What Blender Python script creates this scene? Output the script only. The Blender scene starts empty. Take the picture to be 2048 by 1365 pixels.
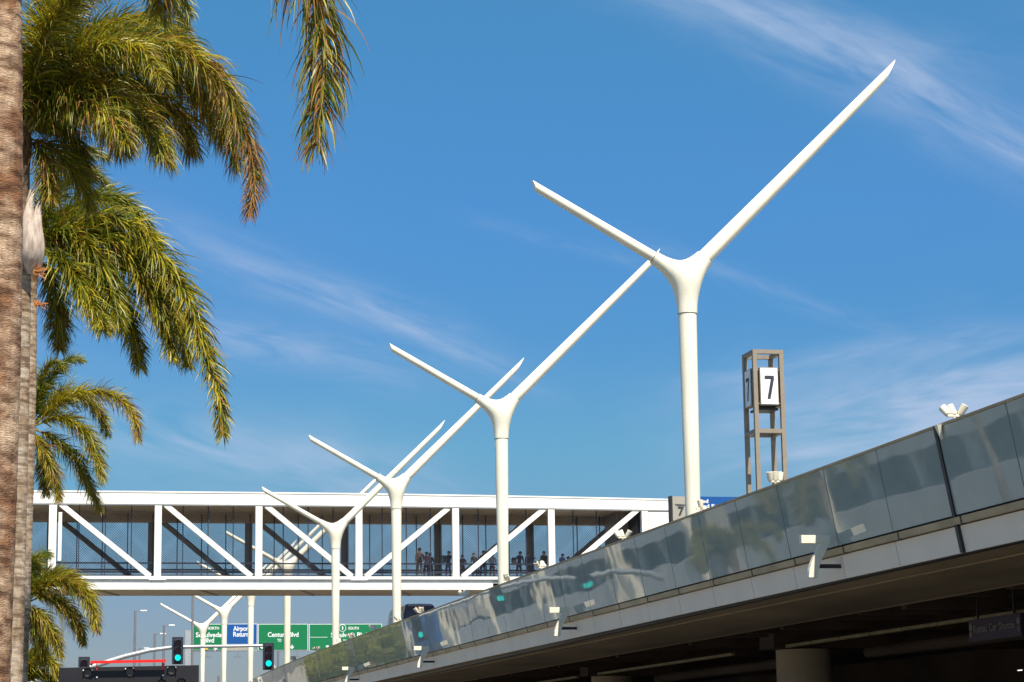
import bpy, bmesh, math, random
from mathutils import Vector, Matrix, noise
random.seed(7)
sc = bpy.context.scene
COL = sc.collection
R = math.radians
pi = math.pi

# ---------------------------------------------------------------- camera
# heights below are metres above the lens while building; everything is lifted by EYE at the very end
EYE = 1.6
FPX, YAW, PIT, ROL = 4518.65, 0.21281, 0.17970, 0.014525
_cy, _sy, _cp, _sp, _cr, _sr = math.cos(YAW), math.sin(YAW), math.cos(PIT), math.sin(PIT), math.cos(ROL), math.sin(ROL)
_r0 = Vector((_cy, -_sy, 0)); _f0 = Vector((_sy*_cp, _cy*_cp, _sp)); _u0 = Vector((-_sy*_sp, -_cy*_sp, _cp))
_cr_ = _r0*_cr - _u0*_sr; _cu_ = _r0*_sr + _u0*_cr
cam = bpy.data.cameras.new('camera'); camo = bpy.data.objects.new('camera', cam); COL.objects.link(camo)
M = Matrix((_cr_, _cu_, -_f0)).transposed().to_4x4(); camo.matrix_world = M
cam.sensor_width = 36; cam.lens = FPX/2048*36; cam.clip_start = 0.3; cam.clip_end = 12000
sc.camera = camo
def at(px, py, Y=None, X=None):
    """point of the place seen in the photograph at (px, py), on the plane y=Y or x=X"""
    d = _cr_*((px-1024)/FPX) + _cu_*((682.5-py)/FPX) + _f0
    return d*((Y/d.y) if Y is not None else (X/d.x))

# ---------------------------------------------------------------- sky, sun, exposure
SUN_EL, SUN_AZ = 57.0, 8.0            # azimuth: degrees to the right of straight behind the camera
sdir = Vector((math.sin(R(SUN_AZ))*math.cos(R(SUN_EL)), -math.cos(R(SUN_AZ))*math.cos(R(SUN_EL)), math.sin(R(SUN_EL))))
sun = bpy.data.lights.new('sun', 'SUN'); suno = bpy.data.objects.new('sun', sun); COL.objects.link(suno)
sun.energy = 5.0; sun.angle = R(0.53); sun.color = (1.0, 0.93, 0.82)
suno.rotation_euler = sdir.to_track_quat('Z', 'Y').to_euler()
W = bpy.data.worlds.new('World'); sc.world = W; W.use_nodes = True
nt = W.node_tree; nt.nodes.clear()
def N(t, **k):
    n = nt.nodes.new(t)
    for a, b in k.items(): setattr(n, a, b)
    return n
def L(a, b): nt.links.new(a, b)
def mth(op, a, b=None, c=None):
    n = N('ShaderNodeMath', operation=op)
    for i, v in enumerate((a, b, c)):
        if v is None: continue
        if isinstance(v, (int, float)): n.inputs[i].default_value = v
        else: L(v, n.inputs[i])
    return n.outputs[0]
sky = N('ShaderNodeTexSky', sky_type='NISHITA', sun_disc=False, sun_elevation=R(SUN_EL), sun_rotation=R(180-SUN_AZ),
        air_density=1.0, dust_density=0.35, ozone_density=2.2, altitude=0)
hs = N('ShaderNodeHueSaturation'); hs.inputs['Saturation'].default_value = 1.22; hs.inputs['Hue'].default_value = 0.497
L(sky.outputs[0], hs.inputs['Color'])
tc = N('ShaderNodeTexCoord'); sep = N('ShaderNodeSeparateXYZ'); L(tc.outputs['Generated'], sep.inputs[0])
yy = mth('MAXIMUM', mth('ABSOLUTE', sep.outputs[1]), 0.05)
u = mth('DIVIDE', sep.outputs[0], yy); v = mth('DIVIDE', sep.outputs[2], yy)
def streak(p0, p1, width, amp, ns, seed, sharp=1.0):
    """one cirrus streak between two sky directions (x/y, z/y)"""
    dx, dy = p1[0]-p0[0], p1[1]-p0[1]; ln = math.hypot(dx, dy); dx /= ln; dy /= ln
    a = mth('SUBTRACT', u, p0[0]); b = mth('SUBTRACT', v, p0[1])
    s = mth('ADD', mth('MULTIPLY', a, dx), mth('MULTIPLY', b, dy))
    t = mth('SUBTRACT', mth('MULTIPLY', b, dx), mth('MULTIPLY', a, dy))
    cb = N('ShaderNodeCombineXYZ'); L(mth('MULTIPLY', s, ns), cb.inputs[0]); L(mth('MULTIPLY', t, ns*4.5), cb.inputs[1]); cb.inputs[2].default_value = seed
    nz = N('ShaderNodeTexNoise'); nz.inputs['Scale'].default_value = 1.0; nz.inputs['Detail'].default_value = 5; nz.inputs['Distortion'].default_value = 0.6; nz.inputs['Roughness'].default_value = 0.55
    L(cb.outputs[0], nz.inputs['Vector'])
    cb2 = N('ShaderNodeCombineXYZ'); L(mth('MULTIPLY', s, 14), cb2.inputs[0]); cb2.inputs[1].default_value = seed+9
    n2 = N('ShaderNodeTexNoise'); n2.inputs['Scale'].default_value = 1.0; n2.inputs['Detail'].default_value = 3; L(cb2.outputs[0], n2.inputs['Vector'])
    t2 = mth('ADD', t, mth('MULTIPLY', mth('SUBTRACT', n2.outputs[0], 0.5), width*1.6))
    g = mth('EXPONENT', mth('MULTIPLY', mth('MULTIPLY', t2, t2), -1.0/(width*width)))
    e = mth('DIVIDE', mth('SUBTRACT', s, ln*0.5), ln*0.55)
    ee = mth('EXPONENT', mth('MULTIPLY', mth('POWER', mth('ABSOLUTE', e), 4.0), -1.0))
    k = mth('MULTIPLY', mth('SUBTRACT', nz.outputs[0], 0.30), 2.2)
    return mth('MULTIPLY', mth('MULTIPLY', mth('MAXIMUM', k, 0.0), mth('MULTIPLY', g, ee)), amp)
acc = None
for a in (((0.28,0.378),(0.52,0.272),0.0190,0.42,13,1.3), ((0.36,0.352),(0.52,0.262),0.0080,0.30,20,4.1), ((0.25,0.362),(0.46,0.332),0.0100,0.22,16,21.1),
          ((0.055,0.232),(0.200,0.182),0.0095,0.36,15,7.7), ((0.13,0.208),(0.225,0.165),0.0055,0.28,30,2.2),
          ((0.33,0.140),(0.60,0.188),0.0270,0.75,12,5.5), ((0.30,0.168),(0.46,0.196),0.0060,0.20,30,8.5),
          ((0.05,0.190),(0.17,0.170),0.0095,0.40,18,3.9), ((0.02,0.150),(0.18,0.112),0.0150,0.50,14,6.6),
          ((0.20,0.242),(0.29,0.222),0.0035,0.12,40,9.4), ((0.28,0.235),(0.40,0.195),0.0050,0.13,34,12.4),
          ((-1.2,0.30),(-0.05,0.20),0.05,0.35,5,15.1), ((0.7,0.35),(2.0,0.55),0.08,0.35,4,19.1)):
    s_ = streak(*a); acc = s_ if acc is None else mth('ADD', acc, s_)
acc = mth('MINIMUM', mth('MULTIPLY', acc, 1.7), 0.8)
# paler and greyer towards the horizon (haze), deeper blue above
cr0 = N('ShaderNodeValToRGB'); L(mth('MAXIMUM', sep.outputs[2], 0.0), cr0.inputs[0])
els = cr0.color_ramp.elements; stops = ((0.0,(.33,.34,.44)),(.064,(.343,.38,.515)),(.131,(.37,.577,.654)),(.18,(.346,.59,.75)),(.236,(.41,.68,.86)),(.32,(.515,.84,.90)),(.7,(.62,.86,.92)))
els[0].position, els[0].color = 0.0, (*stops[0][1],1); els[1].position, els[1].color = .7, (*stops[-1][1],1)
for p_, c_ in stops[1:-1]: e_ = els.new(p_); e_.color = (*c_,1)
mul = N('ShaderNodeMix', data_type='RGBA', blend_type='MULTIPLY'); mul.inputs[0].default_value = 1.0; L(hs.outputs[0], mul.inputs[6]); L(cr0.outputs[0], mul.inputs[7])
mix = N('ShaderNodeMix', data_type='RGBA'); L(acc, mix.inputs[0]); L(mul.outputs[2], mix.inputs[6]); mix.inputs[7].default_value = (3.3, 4.1, 5.6, 1)
bg = N('ShaderNodeBackground'); bg.inputs[1].default_value = 0.0922; L(mix.outputs[2], bg.inputs[0])
wo = N('ShaderNodeOutputWorld'); L(bg.outputs[0], wo.inputs[0])
sc.view_settings.view_transform = 'Standard'; sc.view_settings.look = 'None'; sc.view_settings.exposure = 0.60
sc.view_settings.gamma = 1.0; sc.view_settings.use_curve_mapping = False
sc.render.engine = 'CYCLES'
sc.cycles.max_bounces = 6; sc.cycles.diffuse_bounces = 3; sc.cycles.glossy_bounces = 3; sc.cycles.transparent_max_bounces = 12

# ---------------------------------------------------------------- materials
def mat(name, col, rough=0.6, metal=0.0, var=0.12, scale=3.0, bump=0.0, bscale=30.0, emit=None, ior=None, stretch=None, col2=None, detail=4, transl=0.0, contrast=None, spec=None):
    m = bpy.data.materials.new(name); m.use_nodes = True; t = m.node_tree; n = t.nodes; n.clear()
    o = n.new('ShaderNodeOutputMaterial'); p = n.new('ShaderNodeBsdfPrincipled'); t.links.new(p.outputs[0], o.inputs[0])
    p.inputs['Roughness'].default_value = rough; p.inputs['Metallic'].default_value = metal
    if ior: p.inputs['IOR'].default_value = ior
    if spec is not None: p.inputs['Specular IOR Level'].default_value = spec
    c = n.new('ShaderNodeTexCoord'); mp = n.new('ShaderNodeMapping'); t.links.new(c.outputs['Object'], mp.inputs[0])
    if stretch: mp.inputs['Scale'].default_value = stretch
    nz = n.new('ShaderNodeTexNoise'); nz.inputs['Scale'].default_value = scale; nz.inputs['Detail'].default_value = detail; t.links.new(mp.outputs[0], nz.inputs['Vector'])
    cr = n.new('ShaderNodeValToRGB'); t.links.new(nz.outputs[0], cr.inputs[0])
    d = col2 if col2 else tuple(x*(1-var) for x in col); e = tuple(min(1, x*(1+var*0.6)) for x in col) if not col2 else col
    lo, hi = contrast if contrast else (0.3, 0.7)
    cr.color_ramp.elements[0].position = lo; cr.color_ramp.elements[0].color = (*d, 1)
    cr.color_ramp.elements[1].position = hi; cr.color_ramp.elements[1].color = (*e, 1)
    t.links.new(cr.outputs[0], p.inputs['Base Color'])
    if bump:
        b = n.new('ShaderNodeBump'); b.inputs['Strength'].default_value = bump; b.inputs['Distance'].default_value = 0.02
        n2 = n.new('ShaderNodeTexNoise'); n2.inputs['Scale'].default_value = bscale; n2.inputs['Detail'].default_value = 5; t.links.new(mp.outputs[0], n2.inputs['Vector'])
        t.links.new(n2.outputs[0], b.inputs['Height']); t.links.new(b.outputs[0], p.inputs['Normal'])
    if emit:
        p.inputs['Emission Color'].default_value = (*emit[:3], 1); p.inputs['Emission Strength'].default_value = emit[3]
    if transl:
        tr = n.new('ShaderNodeBsdfTranslucent'); t.links.new(cr.outputs[0], tr.inputs[0]); mx = n.new('ShaderNodeMixShader'); mx.inputs[0].default_value = transl
        t.links.new(p.outputs[0], mx.inputs[1]); t.links.new(tr.outputs[0], mx.inputs[2]); t.links.new(mx.outputs[0], o.inputs[0])
    return m
m_white = mat('white_paint', (0.86, 0.81, 0.64), 0.45, var=0.10, scale=1.6, stretch=(1,1,.35))
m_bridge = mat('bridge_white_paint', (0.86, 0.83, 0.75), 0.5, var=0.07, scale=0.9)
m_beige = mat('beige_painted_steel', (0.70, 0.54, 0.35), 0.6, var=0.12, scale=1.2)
m_seam = mat('seam_sealant', (0.22, 0.19, 0.15), 0.8)
m_cream = mat('cream_enamel', (0.82, 0.76, 0.60), 0.45, var=0.05, scale=6)
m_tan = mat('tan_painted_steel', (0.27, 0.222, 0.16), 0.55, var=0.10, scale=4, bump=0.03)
m_trim = mat('bronze_trim', (0.46, 0.35, 0.20), 0.5, metal=0.1, var=0.25, scale=2.5, stretch=(1,0.4,1))
m_fascia = mat('grey_metal_fascia', (0.84, 0.74, 0.61), 0.5, metal=0.0, var=0.06, scale=0.8, bump=0.02, bscale=3)
m_dark = mat('black_steel', (0.02, 0.02, 0.022), 0.5, var=0.3)
m_mesh = mat('dark_fence_wire', (0.03, 0.033, 0.045), 0.5, var=0.2)
m_navy = mat('dark_rail_paint', (0.025, 0.03, 0.05), 0.45, var=0.2)
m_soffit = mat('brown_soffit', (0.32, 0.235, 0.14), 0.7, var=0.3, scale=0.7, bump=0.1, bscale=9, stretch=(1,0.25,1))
m_under = mat('shade_dark_concrete', (0.10, 0.065, 0.042), 0.85, var=0.45, scale=0.6, bump=0.15, bscale=8, stretch=(1,0.3,1))  # dark brown base carries the under-deck shade in its colour
m_conc = mat('concrete', (0.36, 0.34, 0.30), 0.85, var=0.18, scale=1.1, bump=0.15, bscale=14)
m_colm = mat('beige_concrete_column', (0.52, 0.41, 0.28), 0.8, var=0.15, scale=1.0, bump=0.1, bscale=10)
m_asph = mat('worn_asphalt', (0.13, 0.12, 0.105), 0.9, var=0.3, scale=0.6, bump=0.3, bscale=40)
m_line = mat('road_paint', (0.75, 0.74, 0.70), 0.7, var=0.1)
m_grass = mat('dry_grass', (0.10, 0.13, 0.04), 0.95, var=0.4, scale=0.8)
m_dirt = mat('open_ground', (0.30, 0.27, 0.21), 0.95, var=0.3, scale=0.02)
m_pconc = mat('pale_precast_concrete', (0.74, 0.74, 0.70), 0.85, var=0.08, scale=0.5)
m_pdark = mat('shaded_garage_interior', (0.06, 0.07, 0.075), 0.9, var=0.3)
m_green = mat('green_sign_sheeting', (0.0, 0.17, 0.055), 0.45, var=0.04)
m_blue = mat('blue_sign_sheeting', (0.003, 0.075, 0.28), 0.45, var=0.04)
m_swhite = mat('white_sign_face', (0.82, 0.82, 0.80), 0.4, var=0.03)
m_sgrey = mat('grey_sign_panel', (0.36, 0.335, 0.27), 0.5, var=0.04)
m_char = mat('charcoal_numeral', (0.03, 0.035, 0.05), 0.5, var=0.1)
m_yel = mat('yellow_sign_sheeting', (0.75, 0.42, 0.01), 0.5, var=0.04)
m_redbar = mat('red_painted_bar', (0.75, 0.015, 0.01), 0.45, var=0.05)
m_galv = mat('galvanised_steel', (0.42, 0.43, 0.43), 0.45, metal=0.35, var=0.12, scale=3)
m_lampgrey = mat('lamp_pole_grey', (0.22, 0.21, 0.21), 0.5, metal=0.3, var=0.1)
m_sigbox = mat('signal_housing', (0.022, 0.025, 0.035), 0.5, var=0.2)
m_redoff = mat('unlit_red_lens', (0.10, 0.006, 0.01), 0.15, var=0.2)
m_amboff = mat('unlit_amber_lens', (0.09, 0.008, 0.008), 0.15, var=0.2)
m_grnon = mat('lit_green_lens', (0.0, 0.3, 0.25), 0.3, emit=(0.0, 0.86, 0.72, 0.95))
m_board = mat('black_board', (0.012, 0.009, 0.012), 0.5, var=0.2)
m_blens = mat('grey_glass_lens', (0.07, 0.065, 0.06), 0.12, var=0.3)
m_vanb = mat('navy_van_paint', (0.005, 0.006, 0.014), 0.2, var=0.1, ior=1.4)
m_vang = mat('van_window_glass', (0.008, 0.009, 0.018), 0.08, var=0.1, ior=1.4)
m_tail = mat('red_lens', (0.55, 0.02, 0.03), 0.2)
m_tyre = mat('tyre_rubber', (0.02, 0.02, 0.02), 0.8)
m_chrome = mat('bright_metal', (0.6, 0.6, 0.6), 0.15, metal=1.0)
m_tubelight = mat('underside_batten', (0.34, 0.27, 0.13), 0.5, var=0.3, scale=1.0, stretch=(1,1,1))
m_purple = mat('dark_purple_sign', (0.035, 0.012, 0.05), 0.5)
m_dimtext = mat('dim_sign_print', (0.26, 0.24, 0.22), 0.6)
m_glint = mat('lit_lamp', (0.9,0.9,0.9), 0.4, emit=(1.0,0.97,0.9,1.0))
m_bark1 = mat('brown_ringed_bark', (0.44, 0.34, 0.25), 0.9, scale=3.0, col2=(0.10, 0.065, 0.045), stretch=(1.0,1.0,3.2), bump=0.9, bscale=16, contrast=(0.38, 0.60), detail=10)
m_bark2 = mat('grey_ringed_bark', (0.50, 0.45, 0.37), 0.9, scale=3.0, col2=(0.20, 0.16, 0.12), stretch=(1.2,1.2,5), bump=0.7, bscale=14, contrast=(0.36, 0.58), detail=10)
def bark(name, a, b, c, zs):
    m = mat(name, a, 0.92, scale=3.2, col2=b, stretch=(1.1,1.1,zs), bump=1.0, bscale=22, contrast=(0.36,0.60), detail=12)
    t = m.node_tree; n = t.nodes; p = next(x for x in n if x.type == 'BSDF_PRINCIPLED'); base = p.inputs['Base Color'].links[0].from_socket
    tc_ = n.new('ShaderNodeTexCoord'); nz = n.new('ShaderNodeTexNoise'); nz.inputs['Scale'].default_value = 1.7; nz.inputs['Detail'].default_value = 9; nz.inputs['Roughness'].default_value = .65; t.links.new(tc_.outputs['Object'], nz.inputs['Vector'])
    cr = n.new('ShaderNodeValToRGB'); t.links.new(nz.outputs[0], cr.inputs[0]); cr.color_ramp.elements[0].position = .40; cr.color_ramp.elements[0].color = (*c,1); cr.color_ramp.elements[1].position = .58; cr.color_ramp.elements[1].color = (1,1,1,1)
    mp = n.new('ShaderNodeMapping'); mp.inputs['Scale'].default_value = (7,7,1.8); t.links.new(tc_.outputs['Object'], mp.inputs[0]); n3 = n.new('ShaderNodeTexNoise'); n3.inputs['Scale'].default_value = 3; n3.inputs['Detail'].default_value = 6; t.links.new(mp.outputs[0], n3.inputs['Vector'])
    cr3 = n.new('ShaderNodeValToRGB'); t.links.new(n3.outputs[0], cr3.inputs[0]); cr3.color_ramp.elements[0].position = .3; cr3.color_ramp.elements[0].color = (.7,.66,.62,1); cr3.color_ramp.elements[1].position = .55; cr3.color_ramp.elements[1].color = (1,1,1,1)
    for q_ in (cr, cr3):
        mx = n.new('ShaderNodeMix'); mx.data_type = 'RGBA'; mx.blend_type = 'MULTIPLY'; mx.inputs[0].default_value = 1; t.links.new(base, mx.inputs[6]); t.links.new(q_.outputs[0], mx.inputs[7]); base = mx.outputs[2]
    t.links.new(base, p.inputs['Base Color']); return m
m_bark1 = bark('patchy_brown_bark', (0.58,0.41,0.27), (0.19,0.11,0.06), (0.46,0.30,0.20), 3.6)
m_bark2 = bark('grey_scarred_bark', (0.58,0.47,0.35), (0.23,0.165,0.11), (0.66,0.56,0.46), 5.5)
m_spathe = mat('dry_papery_spathe', (0.62, 0.52, 0.42), 0.8, scale=3.0, col2=(0.34, 0.25, 0.20), stretch=(6,6,1), bump=0.6, bscale=20)
m_husk = mat('fibrous_leaf_base', (0.30, 0.17, 0.08), 0.95, scale=6, col2=(0.07, 0.04, 0.02), stretch=(3,3,1), bump=0.8, bscale=30)
m_fruit = mat('orange_dry_flower_stalk', (0.55, 0.22, 0.06), 0.8, var=0.3)
m_lg = mat('green_leaflet', (0.15, 0.18, 0.010), 0.46, var=0.35, scale=2.0, transl=0.30, spec=0.6)
m_ly = mat('olive_leaflet', (0.41, 0.335, 0.012), 0.46, var=0.3, scale=2.0, transl=0.30, spec=0.6)
m_lb = mat('drying_brown_leaflet', (0.27, 0.125, 0.02), 0.6, var=0.35, scale=2.0, transl=0.25)
m_rach = mat('frond_midrib', (0.26, 0.22, 0.045), 0.5, var=0.2)
m_tree = mat('broad_leaf', (0.22, 0.22, 0.03), 0.5, var=0.4, scale=0.8, transl=0.25)
m_skin = mat('skin', (0.36, 0.20, 0.13), 0.6); m_hair = mat('dark_hair', (0.02, 0.014, 0.012), 0.6)

def glass_mat():
    m = bpy.data.materials.new('grey_green_spandrel_glass'); m.use_nodes = True; t = m.node_tree; n = t.nodes; n.clear()
    o = n.new('ShaderNodeOutputMaterial'); p = n.new('ShaderNodeBsdfPrincipled'); t.links.new(p.outputs[0], o.inputs[0])
    g = n.new('ShaderNodeNewGeometry')
    mp = n.new('ShaderNodeMapping'); mp.inputs['Scale'].default_value = (1, 0.55, 1.0); t.links.new(g.outputs['Position'], mp.inputs[0])
    nz = n.new('ShaderNodeTexNoise'); nz.inputs['Scale'].default_value = 0.55; nz.inputs['Detail'].default_value = 2.0; nz.inputs['Roughness'].default_value = 0.4; t.links.new(mp.outputs[0], nz.inputs['Vector'])
    b = n.new('ShaderNodeBump'); b.inputs['Strength'].default_value = 0.5; b.inputs['Distance'].default_value = 0.019
    t.links.new(nz.outputs[0], b.inputs['Height']); t.links.new(b.outputs[0], p.inputs['Normal'])
    n3 = n.new('ShaderNodeTexNoise'); n3.inputs['Scale'].default_value = 1.6; n3.inputs['Detail'].default_value = 6; t.links.new(g.outputs['Position'], n3.inputs['Vector'])
    cr = n.new('ShaderNodeValToRGB'); t.links.new(n3.outputs[0], cr.inputs[0])
    cr.color_ramp.elements[0].color = (0.300, 0.365, 0.345, 1); cr.color_ramp.elements[0].position = .3
    cr.color_ramp.elements[1].color = (0.350, 0.415, 0.385, 1); cr.color_ramp.elements[1].position = .7
    t.links.new(cr.outputs[0], p.inputs['Base Color'])
    p.inputs['Roughness'].default_value = 0.025; p.inputs['IOR'].default_value = 1.55
    return m
m_glass = glass_mat()

# ---------------------------------------------------------------- mesh helpers
class MB:
    def __init__(s): s.v = []; s.f = []; s.mi = []
    def add(s, vs, fs, mi=0):
        o = len(s.v); s.v += [tuple(x) for x in vs]; s.f += [tuple(i+o for i in f) for f in fs]; s.mi += [mi]*len(fs); return s
    def box(s, x0, x1, y0, y1, z0, z1, mi=0):
        return s.add([(x0,y0,z0),(x1,y0,z0),(x1,y1,z0),(x0,y1,z0),(x0,y0,z1),(x1,y0,z1),(x1,y1,z1),(x0,y1,z1)],
                     [(0,3,2,1),(4,5,6,7),(0,1,5,4),(1,2,6,5),(2,3,7,6),(3,0,4,7)], mi)
    def bar(s, a, b, w, h, up=(0,0,1), mi=0):
        a, b = Vector(a), Vector(b); d = (b-a).normalized(); up = Vector(up); sd = d.cross(up)
        if sd.length < 1e-4: sd = d.cross(Vector((0,1,0)))
        sd.normalize(); up = sd.cross(d).normalized(); sd = sd*(w/2); up = up*(h/2)
        c = [a-sd-up, a+sd-up, a+sd+up, a-sd+up, b-sd-up, b+sd-up, b+sd+up, b-sd+up]
        return s.add(c, [(0,1,2,3),(7,6,5,4),(0,4,5,1),(1,5,6,2),(2,6,7,3),(3,7,4,0)], mi)
    def tube(s, pts, rs, n=12, mi=0, cap=True, ell=1.0):
        pts = [Vector(p) for p in pts]; k = len(pts); rs = [rs]*k if isinstance(rs, (int, float)) else rs
        o = len(s.v); pr = None
        for i, p in enumerate(pts):
            d = (pts[min(i+1,k-1)]-pts[max(i-1,0)]).normalized()
            if pr is None:
                a = d.cross(Vector((0,1,0)) if abs(d.y) < .9 else Vector((0,0,1))).normalized()
            else: a = (pr - d*pr.dot(d)).normalized()
            pr = a; b = d.cross(a)
            for j in range(n):
                q = 2*pi*j/n; s.v.append(tuple(p + a*(rs[i]*math.cos(q)) + b*(rs[i]*ell*math.sin(q))))
        for i in range(k-1):
            for j in range(n):
                s.f.append((o+i*n+j, o+i*n+(j+1)%n, o+(i+1)*n+(j+1)%n, o+(i+1)*n+j)); s.mi.append(mi)
        if cap:
            s.f.append(tuple(o+j for j in reversed(range(n)))); s.mi.append(mi)
            s.f.append(tuple(o+(k-1)*n+j for j in range(n))); s.mi.append(mi)
        return s
    def prism(s, poly, y0, y1, mi=0):          # polygon in x,z pushed along y
        n = len(poly); vs = [(x, y0, z) for x, z in poly] + [(x, y1, z) for x, z in poly]
        return s.add(vs, [tuple(range(n)), tuple(reversed(range(n, 2*n)))] + [(i, i+n, (i+1)%n+n, (i+1)%n) for i in range(n)], mi)
    def mesh(s, name, mats, smooth=False, bevel=0):
        me = bpy.data.meshes.new(name); me.from_pydata(s.v, [], s.f); me.update()
        for m in (mats if isinstance(mats, (list, tuple)) else [mats]): me.materials.append(m)
        me.polygons.foreach_set('material_index', s.mi)
        bm = bmesh.new(); bm.from_mesh(me); bmesh.ops.recalc_face_normals(bm, faces=bm.faces)
        if bevel: bmesh.ops.bevel(bm, geom=[e for e in bm.edges], offset=bevel, segments=1, affect='EDGES', profile=0.5)
        bm.to_mesh(me); bm.free()
        if smooth:
            me.polygons.foreach_set('use_smooth', [True]*len(me.polygons))
            if smooth != 'all': me.set_sharp_from_angle(angle=R(38))
        return me
    def build(s, name, mats, parent=None, smooth=False, bevel=0, loc=None):
        return link(name, s.mesh(name, mats, smooth, bevel), parent, loc)
def link(name, me, parent=None, loc=None):
    o = bpy.data.objects.new(name, me); COL.objects.link(o)
    if parent: o.parent = parent
    if loc: o.location = loc
    return o
def tag(o, label=None, cat=None, group=None, kind=None):
    if label: o['label'] = label
    if cat: o['category'] = cat
    if group: o['group'] = group
    if kind: o['kind'] = kind
    return o
def empty(name, loc=(0,0,0), label=None, cat=None, group=None):
    o = bpy.data.objects.new(name, None); COL.objects.link(o); o.location = loc; o.empty_display_size = 0.3
    return tag(o, label, cat, group)
def copy_tree(o, parent=None):
    c = o.copy(); COL.objects.link(c)
    if parent: c.parent = parent
    for ch in [x for x in o.children]: copy_tree(ch, c)
    return c
def text(s, m, parent, x0, x1, base, y, name='lettering', bold=0.03, depth=0.012, height=None, rot=None):
    """lettering facing the road, from x0 to x1 at height base, on plane y (local to parent)"""
    cu = bpy.data.curves.new('lettering', 'FONT'); cu.body = s; cu.size = 1; cu.extrude = 0.01; cu.offset = bold*0.6; cu.resolution_u = 3
    t = bpy.data.objects.new('tmp', cu); COL.objects.link(t); bpy.context.view_layer.update()
    me = bpy.data.meshes.new_from_object(t.evaluated_get(bpy.context.evaluated_depsgraph_get()))
    bpy.data.objects.remove(t); bpy.data.curves.remove(cu)
    xs = [q.co.x for q in me.vertices]; a, b = min(xs), max(xs); k = (x1-x0)/(b-a)
    kh = k if height is None else height/0.7
    for q in me.vertices:
        q.co = Vector(((q.co.x-a)*k + x0, y - (q.co.z+0.01)/0.02*depth, q.co.y*kh + base))
    me.materials.clear(); me.materials.append(m); me.name = name
    nw = len(s.split())
    if nw == 1: return link(name, me, parent)
    xs = sorted((min(me.vertices[i].co.x for i in p.vertices), max(me.vertices[i].co.x for i in p.vertices)) for p in me.polygons)
    gaps = []; hi = xs[0][1]
    for a_, b_ in xs:
        if a_ > hi: gaps.append((a_-hi, (a_+hi)/2))
        hi = max(hi, b_)
    cuts = sorted(g[1] for g in sorted(gaps)[-(nw-1):]); o = None
    for i in range(nw):
        lo_ = cuts[i-1] if i else -1e9; hi_ = cuts[i] if i < nw-1 else 1e9
        bm = bmesh.new(); bm.from_mesh(me); bmesh.ops.delete(bm, geom=[v for v in bm.verts if not lo_ < v.co.x < hi_], context='VERTS')
        m2 = bpy.data.meshes.new(name); bm.to_mesh(m2); bm.free(); m2.materials.append(m)
        w_ = link(name, m2, parent)
        if rot: w_.rotation_euler, w_.location = rot
        o = w_
    return o

G = -1.6
# ---------------------------------------------------------------- ground and roads
g = MB().add([(-6000,-2000,G),(6000,-2000,G),(6000,9000,G),(-6000,9000,G)], [(0,1,2,3)]).build('ground', m_dirt); tag(g, kind='structure')
rd = MB().box(1.2, 36, -60, 420, G-.1, G+.02).build('lower_road', m_asph); tag(rd, kind='structure')
rd2 = MB().box(-14, -1.9, -60, 420, G-.1, G+.02).build('left_road', m_asph); tag(rd2, kind='structure')
md = MB().box(-1.9, 1.2, -60, 420, G-.1, G+.14).build('median', m_grass); tag(md, kind='structure')
for xx in (4.6, 8.1, 11.6, -5.6, -9.3):
    b = MB()
    for k in range(60): b.box(xx-.06, xx+.06, -50+k*7, -47+k*7, G+.02, G+.028)
    tag(b.build('lane_line', m_line), kind='structure')
for xx in (-16.2,):
    tag(MB().box(-18, -14, -60, 420, G-.1, G+.15).build('left_pavement', m_conc), kind='structure')

# ---------------------------------------------------------------- elevated roadway and its parapet
def curve_dx(y): return 0.00028*max(0, y-112)**2
TOPH = 5.63; LEAN = 0.18
def px_(h, y): return 15.87 + (TOPH-h)*LEAN + curve_dx(y)
ys = [24+2*k for k in range(100)]
def ribbon(profile, name, m, y0=24, y1=224, step=4, kind='structure', parent=None):
    b = MB(); yl = []; y = y0
    while y < y1: yl.append(y); y += step
    yl.append(y1); n = len(profile); o = 0
    for y in yl: b.v += [(x+curve_dx(y), y, z) for x, z in profile]
    for i in range(len(yl)-1):
        for j in range(n):
            b.f.append((i*n+j, i*n+(j+1)%n, (i+1)*n+(j+1)%n, (i+1)*n+j)); b.mi.append(0)
    b.f.append(tuple(range(n))); b.mi.append(0); b.f.append(tuple((len(yl)-1)*n+j for j in reversed(range(n)))); b.mi.append(0)
    o = b.build(name, m, parent)
    if kind: tag(o, kind=kind)
    return o
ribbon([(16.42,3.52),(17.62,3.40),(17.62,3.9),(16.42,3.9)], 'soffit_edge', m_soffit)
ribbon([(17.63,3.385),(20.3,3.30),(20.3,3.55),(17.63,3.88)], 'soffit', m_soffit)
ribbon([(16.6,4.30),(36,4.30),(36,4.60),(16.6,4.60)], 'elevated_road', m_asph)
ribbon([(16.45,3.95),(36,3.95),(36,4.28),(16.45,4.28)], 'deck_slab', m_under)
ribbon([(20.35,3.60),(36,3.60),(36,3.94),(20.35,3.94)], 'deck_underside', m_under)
ribbon([(36.01,3.60),(46,3.60),(46,4.75),(36.01,4.75)], 'upper_pavement', m_conc)
# thin ridges on the soffit
for xr, hr in ((16.62, 3.497), (17.62, 3.395)):
    ribbon([(xr,hr-.012),(xr+.04,hr-.016),(xr+.04,hr+.02),(xr,hr+.02)], 'soffit_ridge', m_trim)
ribbon([(20.3,3.285),(20.42,3.285),(20.42,3.6),(20.3,3.6)], 'girder_edge', m_soffit)
# ribs hanging in the dark behind the girder edge
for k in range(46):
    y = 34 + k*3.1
    tag(MB().box(21.2+curve_dx(y), 30, y, y+.35, 3.32+.05*(k%3), 3.60).build('deck_rib', m_under), kind='structure')

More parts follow.
